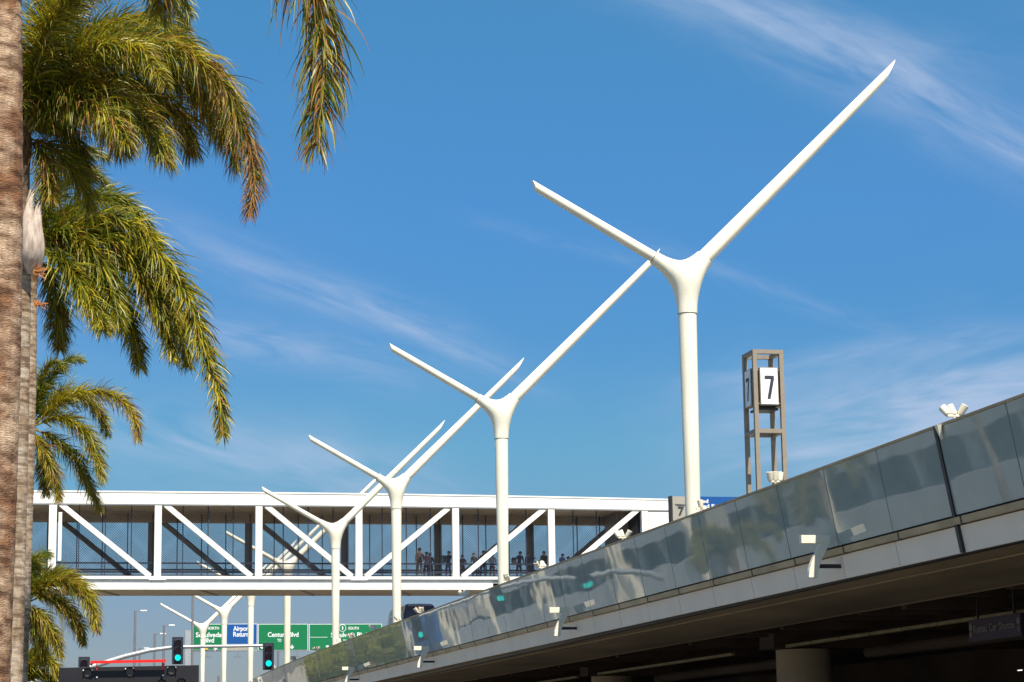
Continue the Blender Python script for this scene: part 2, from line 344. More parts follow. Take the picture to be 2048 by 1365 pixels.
pw = empty('parapet_wall', (15.87, 30, 3.4), 'long grey green glass parapet with metal fascia along the edge of the elevated road', 'parapet')
PW = Vector((-15.87, -30, -3.4))
def slab_between(y0, y1, h0, h1, t0, t1, rot=0.0):
    """thin leaning slab following the parapet face, t = offset outward (towards the lower road)"""
    vs = []
    for y in (y0, y1):
        for h in (h0, h1):
            for t in (t0, t1):
                vs.append(Vector((px_(h, y) - t + (y-(y0+y1)/2)*rot, y, h)) + PW)
    return MB().add(vs, [(0,1,3,2),(4,6,7,5),(0,4,5,1),(2,3,7,6),(0,2,6,4),(1,5,7,3)])
J0, JP = 28.66, 2.965
rnd = random.Random(3)
for k in range(58):
    y0 = J0 + k*JP; y1 = y0 + JP
    slab_between(y0+.018, y1-.018, 4.02, TOPH-.05, 0.0, .03, rnd.uniform(-.0014,.0014)).build('glass_panel', m_glass, pw)
    slab_between(y0+.100, y1+.070, 3.36, 3.83, -.03+rnd.uniform(0,.008), .0).build('fascia_panel', m_fascia, pw)
    slab_between(y0-.30, y1-.33, 3.85, 3.975, -.02, .075).build('ledge_trim', m_trim, pw)
    slab_between(y0-.335, y0-.290, 3.84, 3.985, -.02, .085).build('ledge_clip', m_dark, pw)
    slab_between(y0+.004, y1-.004, TOPH-.045, TOPH, -.05, .045).build('coping', m_trim, pw)
    slab_between(y0-.012, y0+.012, 4.02, TOPH-.05, -.01, .012).build('joint_strip', m_dark, pw)
slab_between(28, 202, 3.36, TOPH-.06, -.16, -.035).build('backing_wall', m_dark, pw)
b = slab_between(37.50, 37.62, 3.36, TOPH-.02, -.02, .06); b.build('expansion_joint_cover', m_dark, pw)
fin = MB(); fy = 37.28
fin.add([Vector((px_(5.60,fy)-.05,fy-.05,5.60))+PW, Vector((px_(5.60,fy)-.05,fy+.09,5.60))+PW, Vector((px_(5.36,fy)-.05,fy+.04,5.34))+PW,
         Vector((px_(5.60,fy)-.14,fy-.05,5.60))+PW, Vector((px_(5.60,fy)-.14,fy+.09,5.60))+PW, Vector((px_(5.36,fy)-.09,fy+.04,5.34))+PW],
        [(0,1,2),(3,5,4),(0,3,4,1),(1,4,5,2),(2,5,3,0)])
fin.build('white_cap', m_white, pw)

# columns, caps, battens and pipes below the deck
col0 = empty('deck_column', (24.0, 68.3, G), 'round beige concrete column nearest the camera beneath the elevated road', 'column', 'columns beneath the elevated road')
MB().tube([(0,0,0),(0,0,3.02-G)], 0.86, 32).build('shaft', m_colm, col0, smooth=True)
MB().box(-1.2,9.5,-.7,.7,3.05-G,3.58-G).build('cap_beam', m_under, col0)
for i in range(1, 6):
    c = copy_tree(col0); yv = 68.3+i*24; c.location = (24.0+curve_dx(yv), yv, G)
    c['label'] = 'round beige concrete column %s beneath the elevated road, beyond the nearest one' % ('second', 'third', 'fourth', 'fifth', 'sixth')[i-1]
c = copy_tree(col0); c.location = (24.0, 44.3, G); c['label'] = 'beige concrete column beneath the elevated road just outside the right edge'
for i, (a, bb) in enumerate(((36, 67.5), (73, 91.4), (95, 115), (119, 140))):
    t = empty('light_batten', (23.2, (a+bb)/2, 3.1), 'long thin brass coloured light batten under the dark deck, %s from the camera' % ('first', 'second', 'third', 'fourth')[i], 'batten', 'light battens beneath the elevated road')
    n = int((bb-a)/2.4); st = (bb-a)/n
    for k in range(n):
        MB().box(-.07, .07, a+k*st+.03-(a+bb)/2, a+(k+1)*st-.03-(a+bb)/2, -.05, .05).build('batten_segment', m_tubelight, t, bevel=.012)
    p = MB().tube([(25.3,a-.5,2.83),(25.3,bb-1.5,2.83)], .17, 18).build('drain_pipe', m_under, None, smooth=True)
    tag(p, 'fat brown pipe running under the deck below %s light batten' % ('the first', 'the second', 'the third', 'the fourth')[i], 'pipe', 'pipes beneath the elevated road')
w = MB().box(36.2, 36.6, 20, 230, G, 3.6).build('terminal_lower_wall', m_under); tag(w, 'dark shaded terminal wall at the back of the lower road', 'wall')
# hanging shuttle sign
sx = 22.0; a = at(1942, 1262, X=sx); bq = at(2046, 1250, X=sx)
sg = empty('hanging_sign', (sx, (a.y+bq.y)/2, 2.7), 'dark purple hanging sign reading Rental Car Shuttle under the deck', 'sign')
L_ = abs(a.y-bq.y)/2
MB().box(-.05, .05, -L_, L_, -.30, .22).build('panel', m_purple, sg)
for e in (-1, 1): MB().box(-.02,.02,e*L_*.7-.02,e*L_*.7+.02,.22,.9).build('hanger', m_dark, sg)
text('Rental Car Shuttle', m_dimtext, sg, -L_*.80, L_*.80, -.10, 0, height=.17, rot=((0,0,-pi/2), (-.055,0,0)))
for e in (-1, 1):
    k = MB(); 
    k.tube([(0,-.006,0.09),(0,.006,0.09)], .085, 20); k.box(-.05,.05,-.006,.006,-.14,-.02); k.box(-.09,.09,-.006,.006,-.07,-.045)
    o = k.build('shuttle_symbol', m_dimtext, sg); o.rotation_euler = (0,0,-pi/2); o.location = (-.058, e*(L_*1.0-.12), -.05)
gl = MB().tube([(30,50.85,2.05),(30,51.15,2.05)], .015, 8).build('far_lamp', m_glint); gl.location = at(2040,1341,X=30)-Vector((30,51,2.05)); tag(gl, 'small bright lamp glowing in the dark beneath the elevated road', 'lamp')

# ---------------------------------------------------------------- opposite side: parking structure (mirrored in the glass)
ps = empty('parking_structure', (-24, 120, G), 'pale concrete parking structure on the opposite side of the road', 'building')
PS = lambda b, n, m: b.build(n, m, ps)
def psb(x0,x1,y0,y1,z0,z1): return MB().box(x0+24, x1+24, y0-120, y1-120, z0-G, z1-G)
for (h0, h1) in ((-1.4, 1.62), (4.15, 7.0)):
    for k in range(34): PS(psb(-24.0,-23.6,22.04+k*8.4,30.36+k*8.4,h0,h1), 'spandrel', m_pconc)
for h in (1.35, 4.5, 7.05): PS(psb(-44,-24.02,20,300,h,h+.25), 'floor_slab', m_conc)
PS(psb(-33,-32.5,20,307,G,7.04), 'back_wall', m_pdark)
for k in range(34): PS(psb(-24.6,-24.1,22+k*8.4,22.7+k*8.4,G,7.04), 'pier', m_pconc)
for y, wd in ((146, 1.2), (178, .8), (201, 3.2), (206, 1.3), (236, 1.0), (262, 1.6), (290, 2.4)): PS(psb(-23.6,-23.1,y,y+wd,G,6.0), 'stair_fin', m_cream)
PS(psb(-23.55,-23.0,300,318,-1.2,4.6), 'blue_reflection_panel', m_blue)  # added out of view to give the parapet glass its blue reflection
PS(psb(-23.0,-22.6,318,321,G,6.5), 'end_fin', m_cream)

# leafy trees on the left pavement, far along
def leaf_tree(x, y, h, r, seed, label):
    rn = random.Random(seed); t = empty('street_tree', (x, y, G), label, 'tree', 'leafy trees along the left pavement')
    MB().tube([(0,0,0),(.1,0,h*.35),(0,.1,h*.6)], [.22,.17,.1], 8).build('trunk', m_bark2, t, smooth=True)
    b = MB()
    for k in range(2600):
        while True:
            p = Vector((rn.uniform(-1,1), rn.uniform(-1,1), rn.uniform(-1,1)))
            if p.length < 1 and noise.noise(p*2.2+Vector((seed,0,0))) > -0.12: break
        p = Vector((p.x*r, p.y*r*1.25, h*.52 + p.z*h*.48)); d = Vector((rn.gauss(0,1), rn.gauss(0,1), rn.gauss(0,1))).normalized(); e = d.orthogonal().normalized(); s = rn.uniform(.25,.5)
        b.add([p-e*s*.4, p+d*s, p+e*s*.4, p-d*s], [(0,1,2,3)])
    b.build('crown', m_tree, t)
for i in range(14):
    y = 332+i*12.5
    leaf_tree(-24-(i%3)*1.2, y, 9.5+(i*37%5)*.5, 5.2, 40+i, 'olive green street tree %s past the opposite parking structure' % ('first','second','third','fourth','fifth','sixth','seventh','eighth','ninth','tenth','eleventh','twelfth','thirteenth','fourteenth')[i])


# ---------------------------------------------------------------- Y-shaped light poles
JH = 12.048; CH = 10.964
TL = Vector((-4.035,-.07,2.269)); TR = Vector((6.213,.56,6.184))      # arm tips relative to the fork centre at JH
JL = Vector((-.86,-.02,.37)); JR = Vector((.50,.04,.40))
def capsule(p, a, b, ra, rb):
    ab = b-a; t = max(0, min(1, (p-a).dot(ab)/ab.length_squared)); return (p-a-ab*t).length - (ra+(rb-ra)*t)
def smin(a, b, k):
    h = max(k-abs(a-b), 0)/k; return min(a,b) - h*h*h*k/6
z0 = CH-JH
NL = Vector((.0,0,-.16)); NR = Vector((-.0,0,-.12))
dl = (JL-TL).normalized(); dr = (JR-TR).normalized()
def fork_sdf(p):
    p = Vector((p.x, p.y*(1+.16*max(0,1-abs(p.z+.2)/.8)), p.z))
    a = capsule(p, Vector((0,0,z0-1)), Vector((0,0,-.25)), .2375, .235)
    b = capsule(p, NL, JL-dl, .17, .140)
    c = capsule(p, NR, JR-dr, .22, .205)
    d = smin(smin(a, b, 1.0), smin(a, c, 1.0), .10)
    d = smin(d, smin(b, c, 1.05), .10)
    return d
def fork_mesh():
    h = .06; lo = Vector((-1.2,-.54,z0-.14)); nx, ny, nz = 35, 19, 33
    val = {}
    for i in range(nx):
        for j in range(ny):
            for k in range(nz):
                val[i,j,k] = fork_sdf(lo+Vector((i,j,k))*h)
    vid = {}; vs = []
    for i in range(nx-1):
        for j in range(ny-1):
            for k in range(nz-1):
                c = [(i+a,j+b_,k+c_) for a in (0,1) for b_ in (0,1) for c_ in (0,1)]
                s_ = [val[q] < 0 for q in c]
                if all(s_) or not any(s_): continue
                acc_ = Vector(); n = 0
                for e in ((0,1),(2,3),(4,5),(6,7),(0,2),(1,3),(4,6),(5,7),(0,4),(1,5),(2,6),(3,7)):
                    va, vb = val[c[e[0]]], val[c[e[1]]]
                    if (va < 0) != (vb < 0):
                        t = va/(va-vb); acc_ += Vector(c[e[0]])*(1-t)+Vector(c[e[1]])*t; n += 1
                p = lo + acc_/n*h
                for _ in range(2):
                    f0 = fork_sdf(p); e_ = .004
                    gr = Vector((fork_sdf(p+Vector((e_,0,0)))-f0, fork_sdf(p+Vector((0,e_,0)))-f0, fork_sdf(p+Vector((0,0,e_)))-f0))/e_
                    p = p - gr*(f0/max(gr.length_squared,.2))
                vid[i,j,k] = len(vs); vs.append(p)
    fs = []
    for i in range(1,nx-1):
        for j in range(1,ny-1):
            for k in range(1,nz-1):
                a = val[i,j,k] < 0
                for ax, q in enumerate(((i+1,j,k),(i,j+1,k),(i,j,k+1))):
                    if (val[q] < 0) != a:
                        if ax == 0: c = [(i,j-1,k-1),(i,j,k-1),(i,j,k),(i,j-1,k)]
                        elif ax == 1: c = [(i-1,j,k-1),(i,j,k-1),(i,j,k),(i-1,j,k)]
                        else: c = [(i-1,j-1,k),(i,j-1,k),(i,j,k),(i-1,j,k)]
                        if all(x in vid for x in c): fs.append(tuple(vid[x] for x in c))
    me = bpy.data.meshes.new('fork'); me.from_pydata([tuple(q) for q in vs], [], fs); me.materials.append(m_white)
    bm = bmesh.new(); bm.from_mesh(me)
    for co, no in ((Vector((0,0,z0)), Vector((0,0,-1))), (JL, (TL-JL).normalized()), (JR, (TR-JR).normalized())):
        bmesh.ops.bisect_plane(bm, geom=bm.verts[:]+bm.edges[:]+bm.faces[:], plane_co=co, plane_no=no, clear_outer=True)
    bmesh.ops.recalc_face_normals(bm, faces=bm.faces); bm.to_mesh(me); bm.free()
    me.polygons.foreach_set('use_smooth', [True]*len(me.polygons)); return me
def arm_mesh(j, t, r0, r1):
    b = MB(); n = 96; ax = (t-j).normalized(); sd = ax.cross(Vector((0,1,0))).normalized(); upv = sd.cross(ax)
    if sd.z < 0: sd = -sd
    tc_ = t - sd*r1 ; tc_.x = t.x - (sd*r1).x
    axis = (tc_-j).normalized(); segs = 12
    outs = (Vector((.88,0,-.47)) if t.x > 0 else Vector((-.95,0,-.30))).normalized()
    for i in range(segs+1):
        f = i/segs; c = j.lerp(tc_, f); r = r0+(r1-r0)*f
        for q in range(n):
            an = 2*pi*q/n; p = c + sd*(r*math.cos(an)) + upv*(r*math.sin(an))
            if i >= segs-0:      # end ring lies in the steep cut plane through the tip
                p = p + axis*((t-p).dot(outs)/axis.dot(outs))
            b.v.append(tuple(p))
    for i in range(segs):
        for q in range(n):
            b.f.append((i*n+q, i*n+(q+1)%n, (i+1)*n+(q+1)%n, (i+1)*n+q)); b.mi.append(0)
    b.f.append(tuple(segs*n+q for q in range(n))); b.mi.append(0)
    b.f.append(tuple(reversed(range(n)))); b.mi.append(0)
    return b
POLES = [(16.40,54.59),(16.43,78.07),(16.44,101.62),(16.39,121.97),(16.52,146.28),(16.45,169.79),(16.5,193.4),(16.5,217)]
lab = ['tallest and nearest white forked pole, beside the blue airline sign', 'second nearest white forked pole, in front of the bridge where people stand',
       'third white forked pole, rising beside the dark van', 'white forked pole before the middle of the bridge, fourth from the right',
       'white forked pole seen through the bridge mesh, in front of the Century Blvd sign', 'white forked pole beyond the bridge between the blue and the Century Blvd signs',
       'white forked pole beneath the bridge crossing the right side of the North Sepulveda sign', 'farthest white forked pole crossing the left part of the North Sepulveda sign']
BASE = 4.3
pr = empty('forked_light_pole', (0,0,BASE), 'x', 'light pole', 'white Y shaped poles along the elevated road')
o_ = JH-BASE
MB().tube([(0,0,0),(0,0,CH-BASE-.012)], [.175,.2375], 80).build('mast', m_white, pr, smooth=True)
MB().tube([(0,0,CH-BASE-.012),(0,0,CH-BASE+.01)], [.232,.232], 36).build('seam', m_seam, pr, smooth=True)
link('fork', fork_mesh(), pr, (0,0,o_))
for j, t, r0, r1, nm in ((JL,TL,.142,.108,'arm'), (JR,TR,.205,.110,'arm')):
    d = (t-j).normalized()
    arm_mesh(j+d*.012, t, r0, r1).build(nm, m_white, pr, smooth=True, loc=(0,0,o_))
    MB().tube([j-d*.003, j+d*.013], r0-.008, 40).build('seam', m_seam, pr, smooth=True, loc=(0,0,o_))
MB().tube([(0,0,.0),(0,0,.5)], .30, 24).build('base_collar', m_white, pr, smooth=True)
MB().tube([(-.0,-.16,1.15),(-.0,-.30,1.15)], .05, 10).build('socket', m_cream, pr)
for i, (x, y) in enumerate(POLES):
    o = pr if i == 0 else copy_tree(pr)
    o.location = (x + (0 if i < 8 else 0), y, BASE); o['label'] = lab[i]

# ---------------------------------------------------------------- floodlight clusters on the coping
def can_mesh():
    b = MB(); b.tube([(0,0,-.02),(0,0,.02),(0,0,.19),(0,0,.21)], [.055,.075,.085,.09], 18, 0)
    b.tube([(0,0,.211),(0,0,.222)], [.09,.072], 18, 0, cap=False); b.tube([(0,0,.205),(0,0,.214)], [.068,.068], 18, 1)
    return b.mesh('lamp_head', [m_cream, m_dark], True)
can = can_mesh()
brk = MB().box(-.13,.13,-.03,.03,.0,.04).box(-.02,.02,-.02,.02,-.08,.0).mesh('mounting_bar', m_cream)
yok = MB().bar((0,0,.02),(0,0,.12),.03,.05).mesh('yoke', m_cream)
SP = [(36.82,'cluster of three cream floodlights on the parapet nearest the right edge'), (46.63,'cream floodlight trio on the parapet in front of the number tower'),
      (52.2,'single cream floodlight beside the foot of the tallest pole'), (59.59,'cream floodlight cluster in front of the right end of the bridge'),
      (69.6,'cream floodlight cluster below the people at the bridge post'), (74.85,'small floodlight cluster at the foot of the second pole'),
      (82.44,'pale floodlights on the parapet below the bridge beam end'), (92.23,'pale floodlight cluster in front of the dark van'),
      (97.7,'small floodlights at the foot of the pole beside the van'), (105,'floodlights before the right end of the South Sepulveda sign'),
      (112.4,'floodlights below the word Blvd on the South Sepulveda sign'), (117,'floodlights at the foot of the fourth pole'), (126.5,'farthest floodlight cluster left of the fourth pole'),
      (139,'tiny floodlight cluster on the parapet under the Century sign'), (153,'tiny floodlight cluster right of the farthest visible parapet')]
for i, (y, lb) in enumerate(SP):
    t = empty('floodlight_cluster', (px_(TOPH,y)+.02, y, TOPH+.05), lb, 'floodlight', 'floodlights along the parapet top')
    link('mounting_bar', brk, t)
    rn = random.Random(i*5+2); n = 1 if y == 52.2 else 2 if y in (74.85, 97.7, 117) else 3
    for k in range(n):
        xk = (k-(n-1)/2)*.112; link('yoke', yok, t, (xk,0,-.03))
        c = link('lamp_head', can, t, (xk, 0, .045)); 
        a_, b_ = ((-.7,-.35),(-.45,-.3),(.25,.5))[k] if i in (0,3) else ((.15,-.1),(.05,.05),(-.25,.15))[k] if i == 1 else (rn.uniform(-.5,.5), rn.uniform(-.8,.2))
        c.rotation_euler = (a_, b_, 0); c.scale = (.84,)*3

# ---------------------------------------------------------------- numeral seven blade signs on the fascia
def seven_poly():
    pts = [(-.31,.0),(.31,0),(.31,-.16)]                       # top bar then the outer side of the stem
    out = [(.31,-.16),(.235,-.27),(.155,-.41),(.085,-.56),(.035,-.71),(.01,-.86)]
    inn = [(-.18,-.86),(-.165,-.72),(-.12,-.58),(-.055,-.44),(.02,-.31),(.10,-.165)]
    return pts[:2] + out + inn + [(-.31,-.165)]
sv = [(43.72,'number seven wall sign nearest the camera, half in sun'), (66.5,'number seven wall sign second from the right along the fascia'), (90.9,'number seven wall sign third from the right, below the van'), (112.2,'farthest visible number seven wall sign at the bottom edge')]
s0 = None
for y, lb in sv:
    if s0 is None:
        s0 = empty('number_seven_sign', (0,0,0), lb, 'sign', 'number seven signs on the fascia')
        b = MB(); poly = seven_poly(); n = len(poly)
        vs = [(x,-.07,z) for x,z in poly]+[(x,.07,z) for x,z in poly]
        b.add(vs, [(0,1,2,7+0,13-0) if False else (0,1,2,13,14-0)] if False else [])
        # faces: bar + stem quads
        F = [(0,1,2,13,14)] if len(poly) == 15 else None
        q = []
        outi = list(range(2,8)); inni = list(range(13,7,-1))
        q.append((0,1,2,13,14))
        for a_ in range(5): q.append((outi[a_], outi[a_+1], inni[a_+1], inni[a_]))
        fs = q + [tuple(v_+n for v_ in reversed(f)) for f in q] + [(i, (i+1)%n, (i+1)%n+n, i+n) for i in range(n)]
        b.add(vs, fs); b.build('numeral', m_cream, s0, bevel=.004)
        MB().box(.07,.66,-.03,.05,-.665,-.585).build('bracket', m_dark, s0)
        MB().box(.60,.70,-.05,.07,-.72,-.50).build('bracket_plate', m_dark, s0)
        o = s0
    else: o = copy_tree(s0); o['label'] = lb
    o.location = (15.70+curve_dx(y), y, 4.245)

# ---------------------------------------------------------------- pedestrian bridge
BY0, BY1 = 133.0, 139.1
br = empty('pedestrian_bridge', (18, 136, 9.5), 'white steel truss footbridge with mesh sides crossing high above the road', 'bridge')
BO = Vector((-18,-136,-9.5))
def camb(x): return -0.00030*(x-14)**2 if x > 14 else -0.0001*(x-14)**2
def B(name, m, fn, bevel=0):
    b = MB(); fn(b); b.v = [tuple(Vector(q)+BO) for q in b.v]; return b.build(name, m, br, bevel=bevel)
XE0, XE1 = -14.0, 41.0
def long_box(y0, y1, h0, h1, c0=1, c1=1, x0=XE0, x1=XE1, n=14):
    def fn(b):
        xs = [x0+(x1-x0)*i/n for i in range(n+1)]
        for x in xs: b.v += [(x,y0,h0+c0*camb(x)),(x,y1,h0+c0*camb(x)),(x,y1,h1+c1*camb(x)),(x,y0,h1+c1*camb(x))]
        for i in range(n):
            for j in range(4): b.f.append((i*4+j, i*4+(j+1)%4, i*4+4+(j+1)%4, i*4+4+j)); b.mi.append(0)
        b.f += [(0,1,2,3),(n*4+3,n*4+2,n*4+1,n*4)]; b.mi += [0,0]
    return fn
B('top_chord', m_bridge, long_box(BY0, BY0+.45, 14.52, 15.18, .6))
B('top_flange', m_bridge, long_box(BY0-.03, BY0+.6, 15.195, 15.285))
B('chord_lower_lip', m_galv, long_box(BY0+.02, BY0+.40, 14.46, 14.515, .6, .6))
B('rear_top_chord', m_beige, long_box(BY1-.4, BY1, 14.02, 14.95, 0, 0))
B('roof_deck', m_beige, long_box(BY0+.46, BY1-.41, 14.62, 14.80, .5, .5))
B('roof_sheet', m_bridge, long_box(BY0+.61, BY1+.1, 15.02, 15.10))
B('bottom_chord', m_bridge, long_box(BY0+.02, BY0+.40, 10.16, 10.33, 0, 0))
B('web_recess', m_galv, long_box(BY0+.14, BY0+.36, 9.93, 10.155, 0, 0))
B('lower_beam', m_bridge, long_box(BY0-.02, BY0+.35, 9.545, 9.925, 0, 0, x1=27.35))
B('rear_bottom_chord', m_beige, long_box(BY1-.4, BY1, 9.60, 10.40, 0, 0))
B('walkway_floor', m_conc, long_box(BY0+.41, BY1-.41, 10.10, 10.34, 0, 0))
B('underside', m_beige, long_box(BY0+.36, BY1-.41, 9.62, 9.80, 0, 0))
for k in range(9):
    x = -8+k*5.93
    B('floor_beam', m_tan, lambda b: b.bar((x,BY0+.4,9.59),(x+1.6,BY1-.4,9.59),.14,.05))
PXs = [-4.45, 1.43, 7.46, 13.34, 19.28, 25.13, 31.03, 36.9]
for i, x in enumerate(PXs):
    wv = .20 if i != 1 else .22
    B('post', m_bridge, lambda b: b.box(x-wv, x+wv, BY0+.03, BY0+.38, 10.335, 14.455+.6*camb(x)))
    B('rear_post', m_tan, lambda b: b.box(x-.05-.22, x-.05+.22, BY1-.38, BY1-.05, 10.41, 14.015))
    B('gusset', m_bridge, lambda b: b.box(x-.55, x+.55, BY0-.012, BY0+.015, 14.60+.6*camb(x), 14.66+.6*camb(x)) if i % 2 else b.box(x-.5,x+.5,BY0-.012,BY0+.015,10.10,10.155))
B('downpipe', m_bridge, lambda b: b.box(1.75, 1.95, BY0-.05, BY0+.1, 11.2, 14.0))
for i in range(len(PXs)-1):
    a, c = PXs[i], PXs[i+1]
    if i < 4: p, q = (a+.42, 14.5), (c-.42, 10.33)
    else: p, q = (a+.42, 10.33), (c-.42, 14.45)
    B('diagonal', m_bridge, lambda b: b.bar((p[0],BY0+.21,p[1]),(q[0],BY0+.21,q[1]),.30,.30,up=(0,0,1)))
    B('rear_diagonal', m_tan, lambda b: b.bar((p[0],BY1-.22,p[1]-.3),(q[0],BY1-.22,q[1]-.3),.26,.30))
    for face, yf in ((0, BY0+.55), (1, BY1-.55)):
        top = 14.60 if face == 0 else 14.55
        def wires(b):
            pit = .15; x0, x1, h0, h1 = a, c, 10.36, top; w = .0085; H_ = h1-h0
            k = -int(H_/pit); 
            while x0+k*pit < x1:
                for sg_ in (1,-1):
                    xa = x0+k*pit
                    A_, Bz = (xa, h0), (xa+H_, h1)
                    t0 = max(0,(x0-xa)/H_); t1 = min(1,(x1-xa)/H_)
                    if t1 > t0:
                        za, zb = h0+t0*H_, h0+t1*H_
                        if sg_ < 0: za, zb = h1-(za-h0), h1-(zb-h0)
                        xa_, xb_ = xa+t0*H_, xa+t1*H_
                        b.add([(xa_,yf,za-w),(xb_,yf,zb-w),(xb_,yf,zb+w),(xa_,yf,za+w),(xa_,yf+.012,za),(xb_,yf+.012,zb)], [(0,1,2,3),(0,4,5,1),(3,2,5,4)])
                k += 1
        B('wire_mesh', m_mesh, wires)
        for k in range(1, 5):
            xk = a+(c-a)*k/4
            B('fence_post', m_navy, lambda b: b.box(xk-.028, xk+.028, yf-.03, yf+.05, 10.345, top-.0))
for yf in (BY0+.66, BY1-.68):
    B('handrail', m_navy, lambda b: b.bar((XE0,yf,11.13),(XE1-3,yf,11.13),.07,.09))
    B('kick_rail', m_navy, lambda b: b.bar((XE0,yf,10.62),(XE1-3,yf,10.62),.06,.12))
    B('toe_rail', m_navy, lambda b: b.bar((XE0,yf,10.42),(XE1-3,yf,10.42),.06,.05))
B('end_panel', m_bridge, lambda b: b.box(37.13, XE1-.02, BY0+.06, BY0+.36, 10.34, 14.30))
B('end_wall', m_dark, lambda b: b.box(36.6, 36.8, BY0+.8, BY1-.8, 10.35, 14.6))
B('end_room', m_tan, lambda b: b.box(35.7, 36.5, BY0+2.5, BY1-.8, 10.35, 14.6))
for x, lb in ((39.6, 'right'), (-11.5, 'left')):
    t = MB().box(x-.6, x+.6, 134.5, 137.5, G, 9.54).build('bridge_pier', m_conc); tag(t, 'concrete pier carrying the %s end of the footbridge' % lb, 'pier', 'piers of the footbridge')

# ---------------------------------------------------------------- people on the bridge
def person_mesh(name, pose, shirt, pants, skin=m_skin):
    lean, larm, rarm, step, bag = pose
    V = {}; 
    V['pel'] = (0,0,.93); V['sp'] = (lean*.35,0,1.15); V['ch'] = (lean*.75,0,1.36); V['nk'] = (lean*.95,0,1.48); V['hd'] = (lean*1.15,-.02,1.60); V['tp'] = (lean*1.2,-.02,1.70)
    for s, arm in ((-1,larm),(1,rarm)):
        V['sh%d'%s] = (lean*.85+s*.17,0,1.40); e = arm[0]; h = arm[1]
        V['el%d'%s] = (lean*.8+s*.23+e[0],e[1],1.40+e[2]); V['ha%d'%s] = (lean*.8+s*.22+h[0],h[1],1.40+h[2]); 
        V['hp%d'%s] = (s*.09,0,.88); V['kn%d'%s] = (s*(.10+step*.5),-.03,.50); V['an%d'%s] = (s*(.11+step),.02,.08); V['to%d'%s] = (s*(.12+step),-.15,.04)
    rad = {'pel':.15,'sp':.13,'ch':.15,'nk':.06,'hd':.095,'tp':.075}
    for s in (-1,1): rad.update({'sh%d'%s:.07,'el%d'%s:.048,'ha%d'%s:.038,'hp%d'%s:.10,'kn%d'%s:.065,'an%d'%s:.045,'to%d'%s:.04})
    ks = list(V); ed = [('pel','sp'),('sp','ch'),('ch','nk'),('nk','hd'),('hd','tp')]
    for s in (-1,1): ed += [('ch','sh%d'%s),('sh%d'%s,'el%d'%s),('el%d'%s,'ha%d'%s),('pel','hp%d'%s),('hp%d'%s,'kn%d'%s),('kn%d'%s,'an%d'%s),('an%d'%s,'to%d'%s)]
    me = bpy.data.meshes.new('p'); me.from_pydata([V[k] for k in ks], [(ks.index(a), ks.index(b)) for a, b in ed], [])
    o = bpy.data.objects.new('p', me); COL.objects.link(o); md_ = o.modifiers.new('s','SKIN'); sk = me.skin_vertices[0].data
    for i, k in enumerate(ks): sk[i].radius = (rad[k], rad[k]*(.72 if k in ('pel','sp','ch') else 1)); sk[i].use_root = (k == 'pel')
    ss = o.modifiers.new('u','SUBSURF'); ss.levels = 2; ss.render_levels = 2
    bpy.context.view_layer.update()
    r = bpy.data.meshes.new_from_object(o.evaluated_get(bpy.context.evaluated_depsgraph_get())); bpy.data.objects.remove(o)
    r.materials.clear()
    for m in (skin, shirt, pants, m_dark): r.materials.append(m)
    hx = [Vector(V['ha-1']), Vector(V['ha1'])]
    for p in r.polygons:
        c = p.center; z = c.z; p.use_smooth = True
        ishand = min((c-h_).length for h_ in hx) < .12
        p.material_index = 0 if (z > 1.47 or ishand) else 1 if (z > .92 or abs(c.x) > .26 and z > .7) else 3 if z < .09 else 2
    r.name = name; return r
def cloth(n, c): return mat(n, c, 0.85, var=0.15, scale=8)
c_dk = cloth('charcoal_cloth', (.03,.03,.04)); c_nv = cloth('navy_cloth', (.03,.04,.08)); c_pk = cloth('pink_print_cloth', (.40,.20,.20)); c_br = cloth('brown_cloth', (.10,.06,.05)); c_bl = cloth('blue_cloth', (.12,.17,.42)); c_pl = cloth('pale_cloth', (.5,.48,.46)); c_jn = cloth('denim', (.06,.08,.14)); c_rd = cloth('dark_red_cloth', (.16,.04,.04)); c_gr = cloth('dark_green_cloth', (.03,.05,.04)); c_kh = cloth('khaki_cloth', (.22,.18,.13))
DN = ((.02,0,-.28),(.02,-.06,-.55)); FW = ((.0,-.06,-.28),(.0,-.30,-.30)); TK = ((.04,-.05,-.27),(-.12,-.22,-.22)); RL = ((-.08,-.05,-.26),(-.34,-.12,-.20))
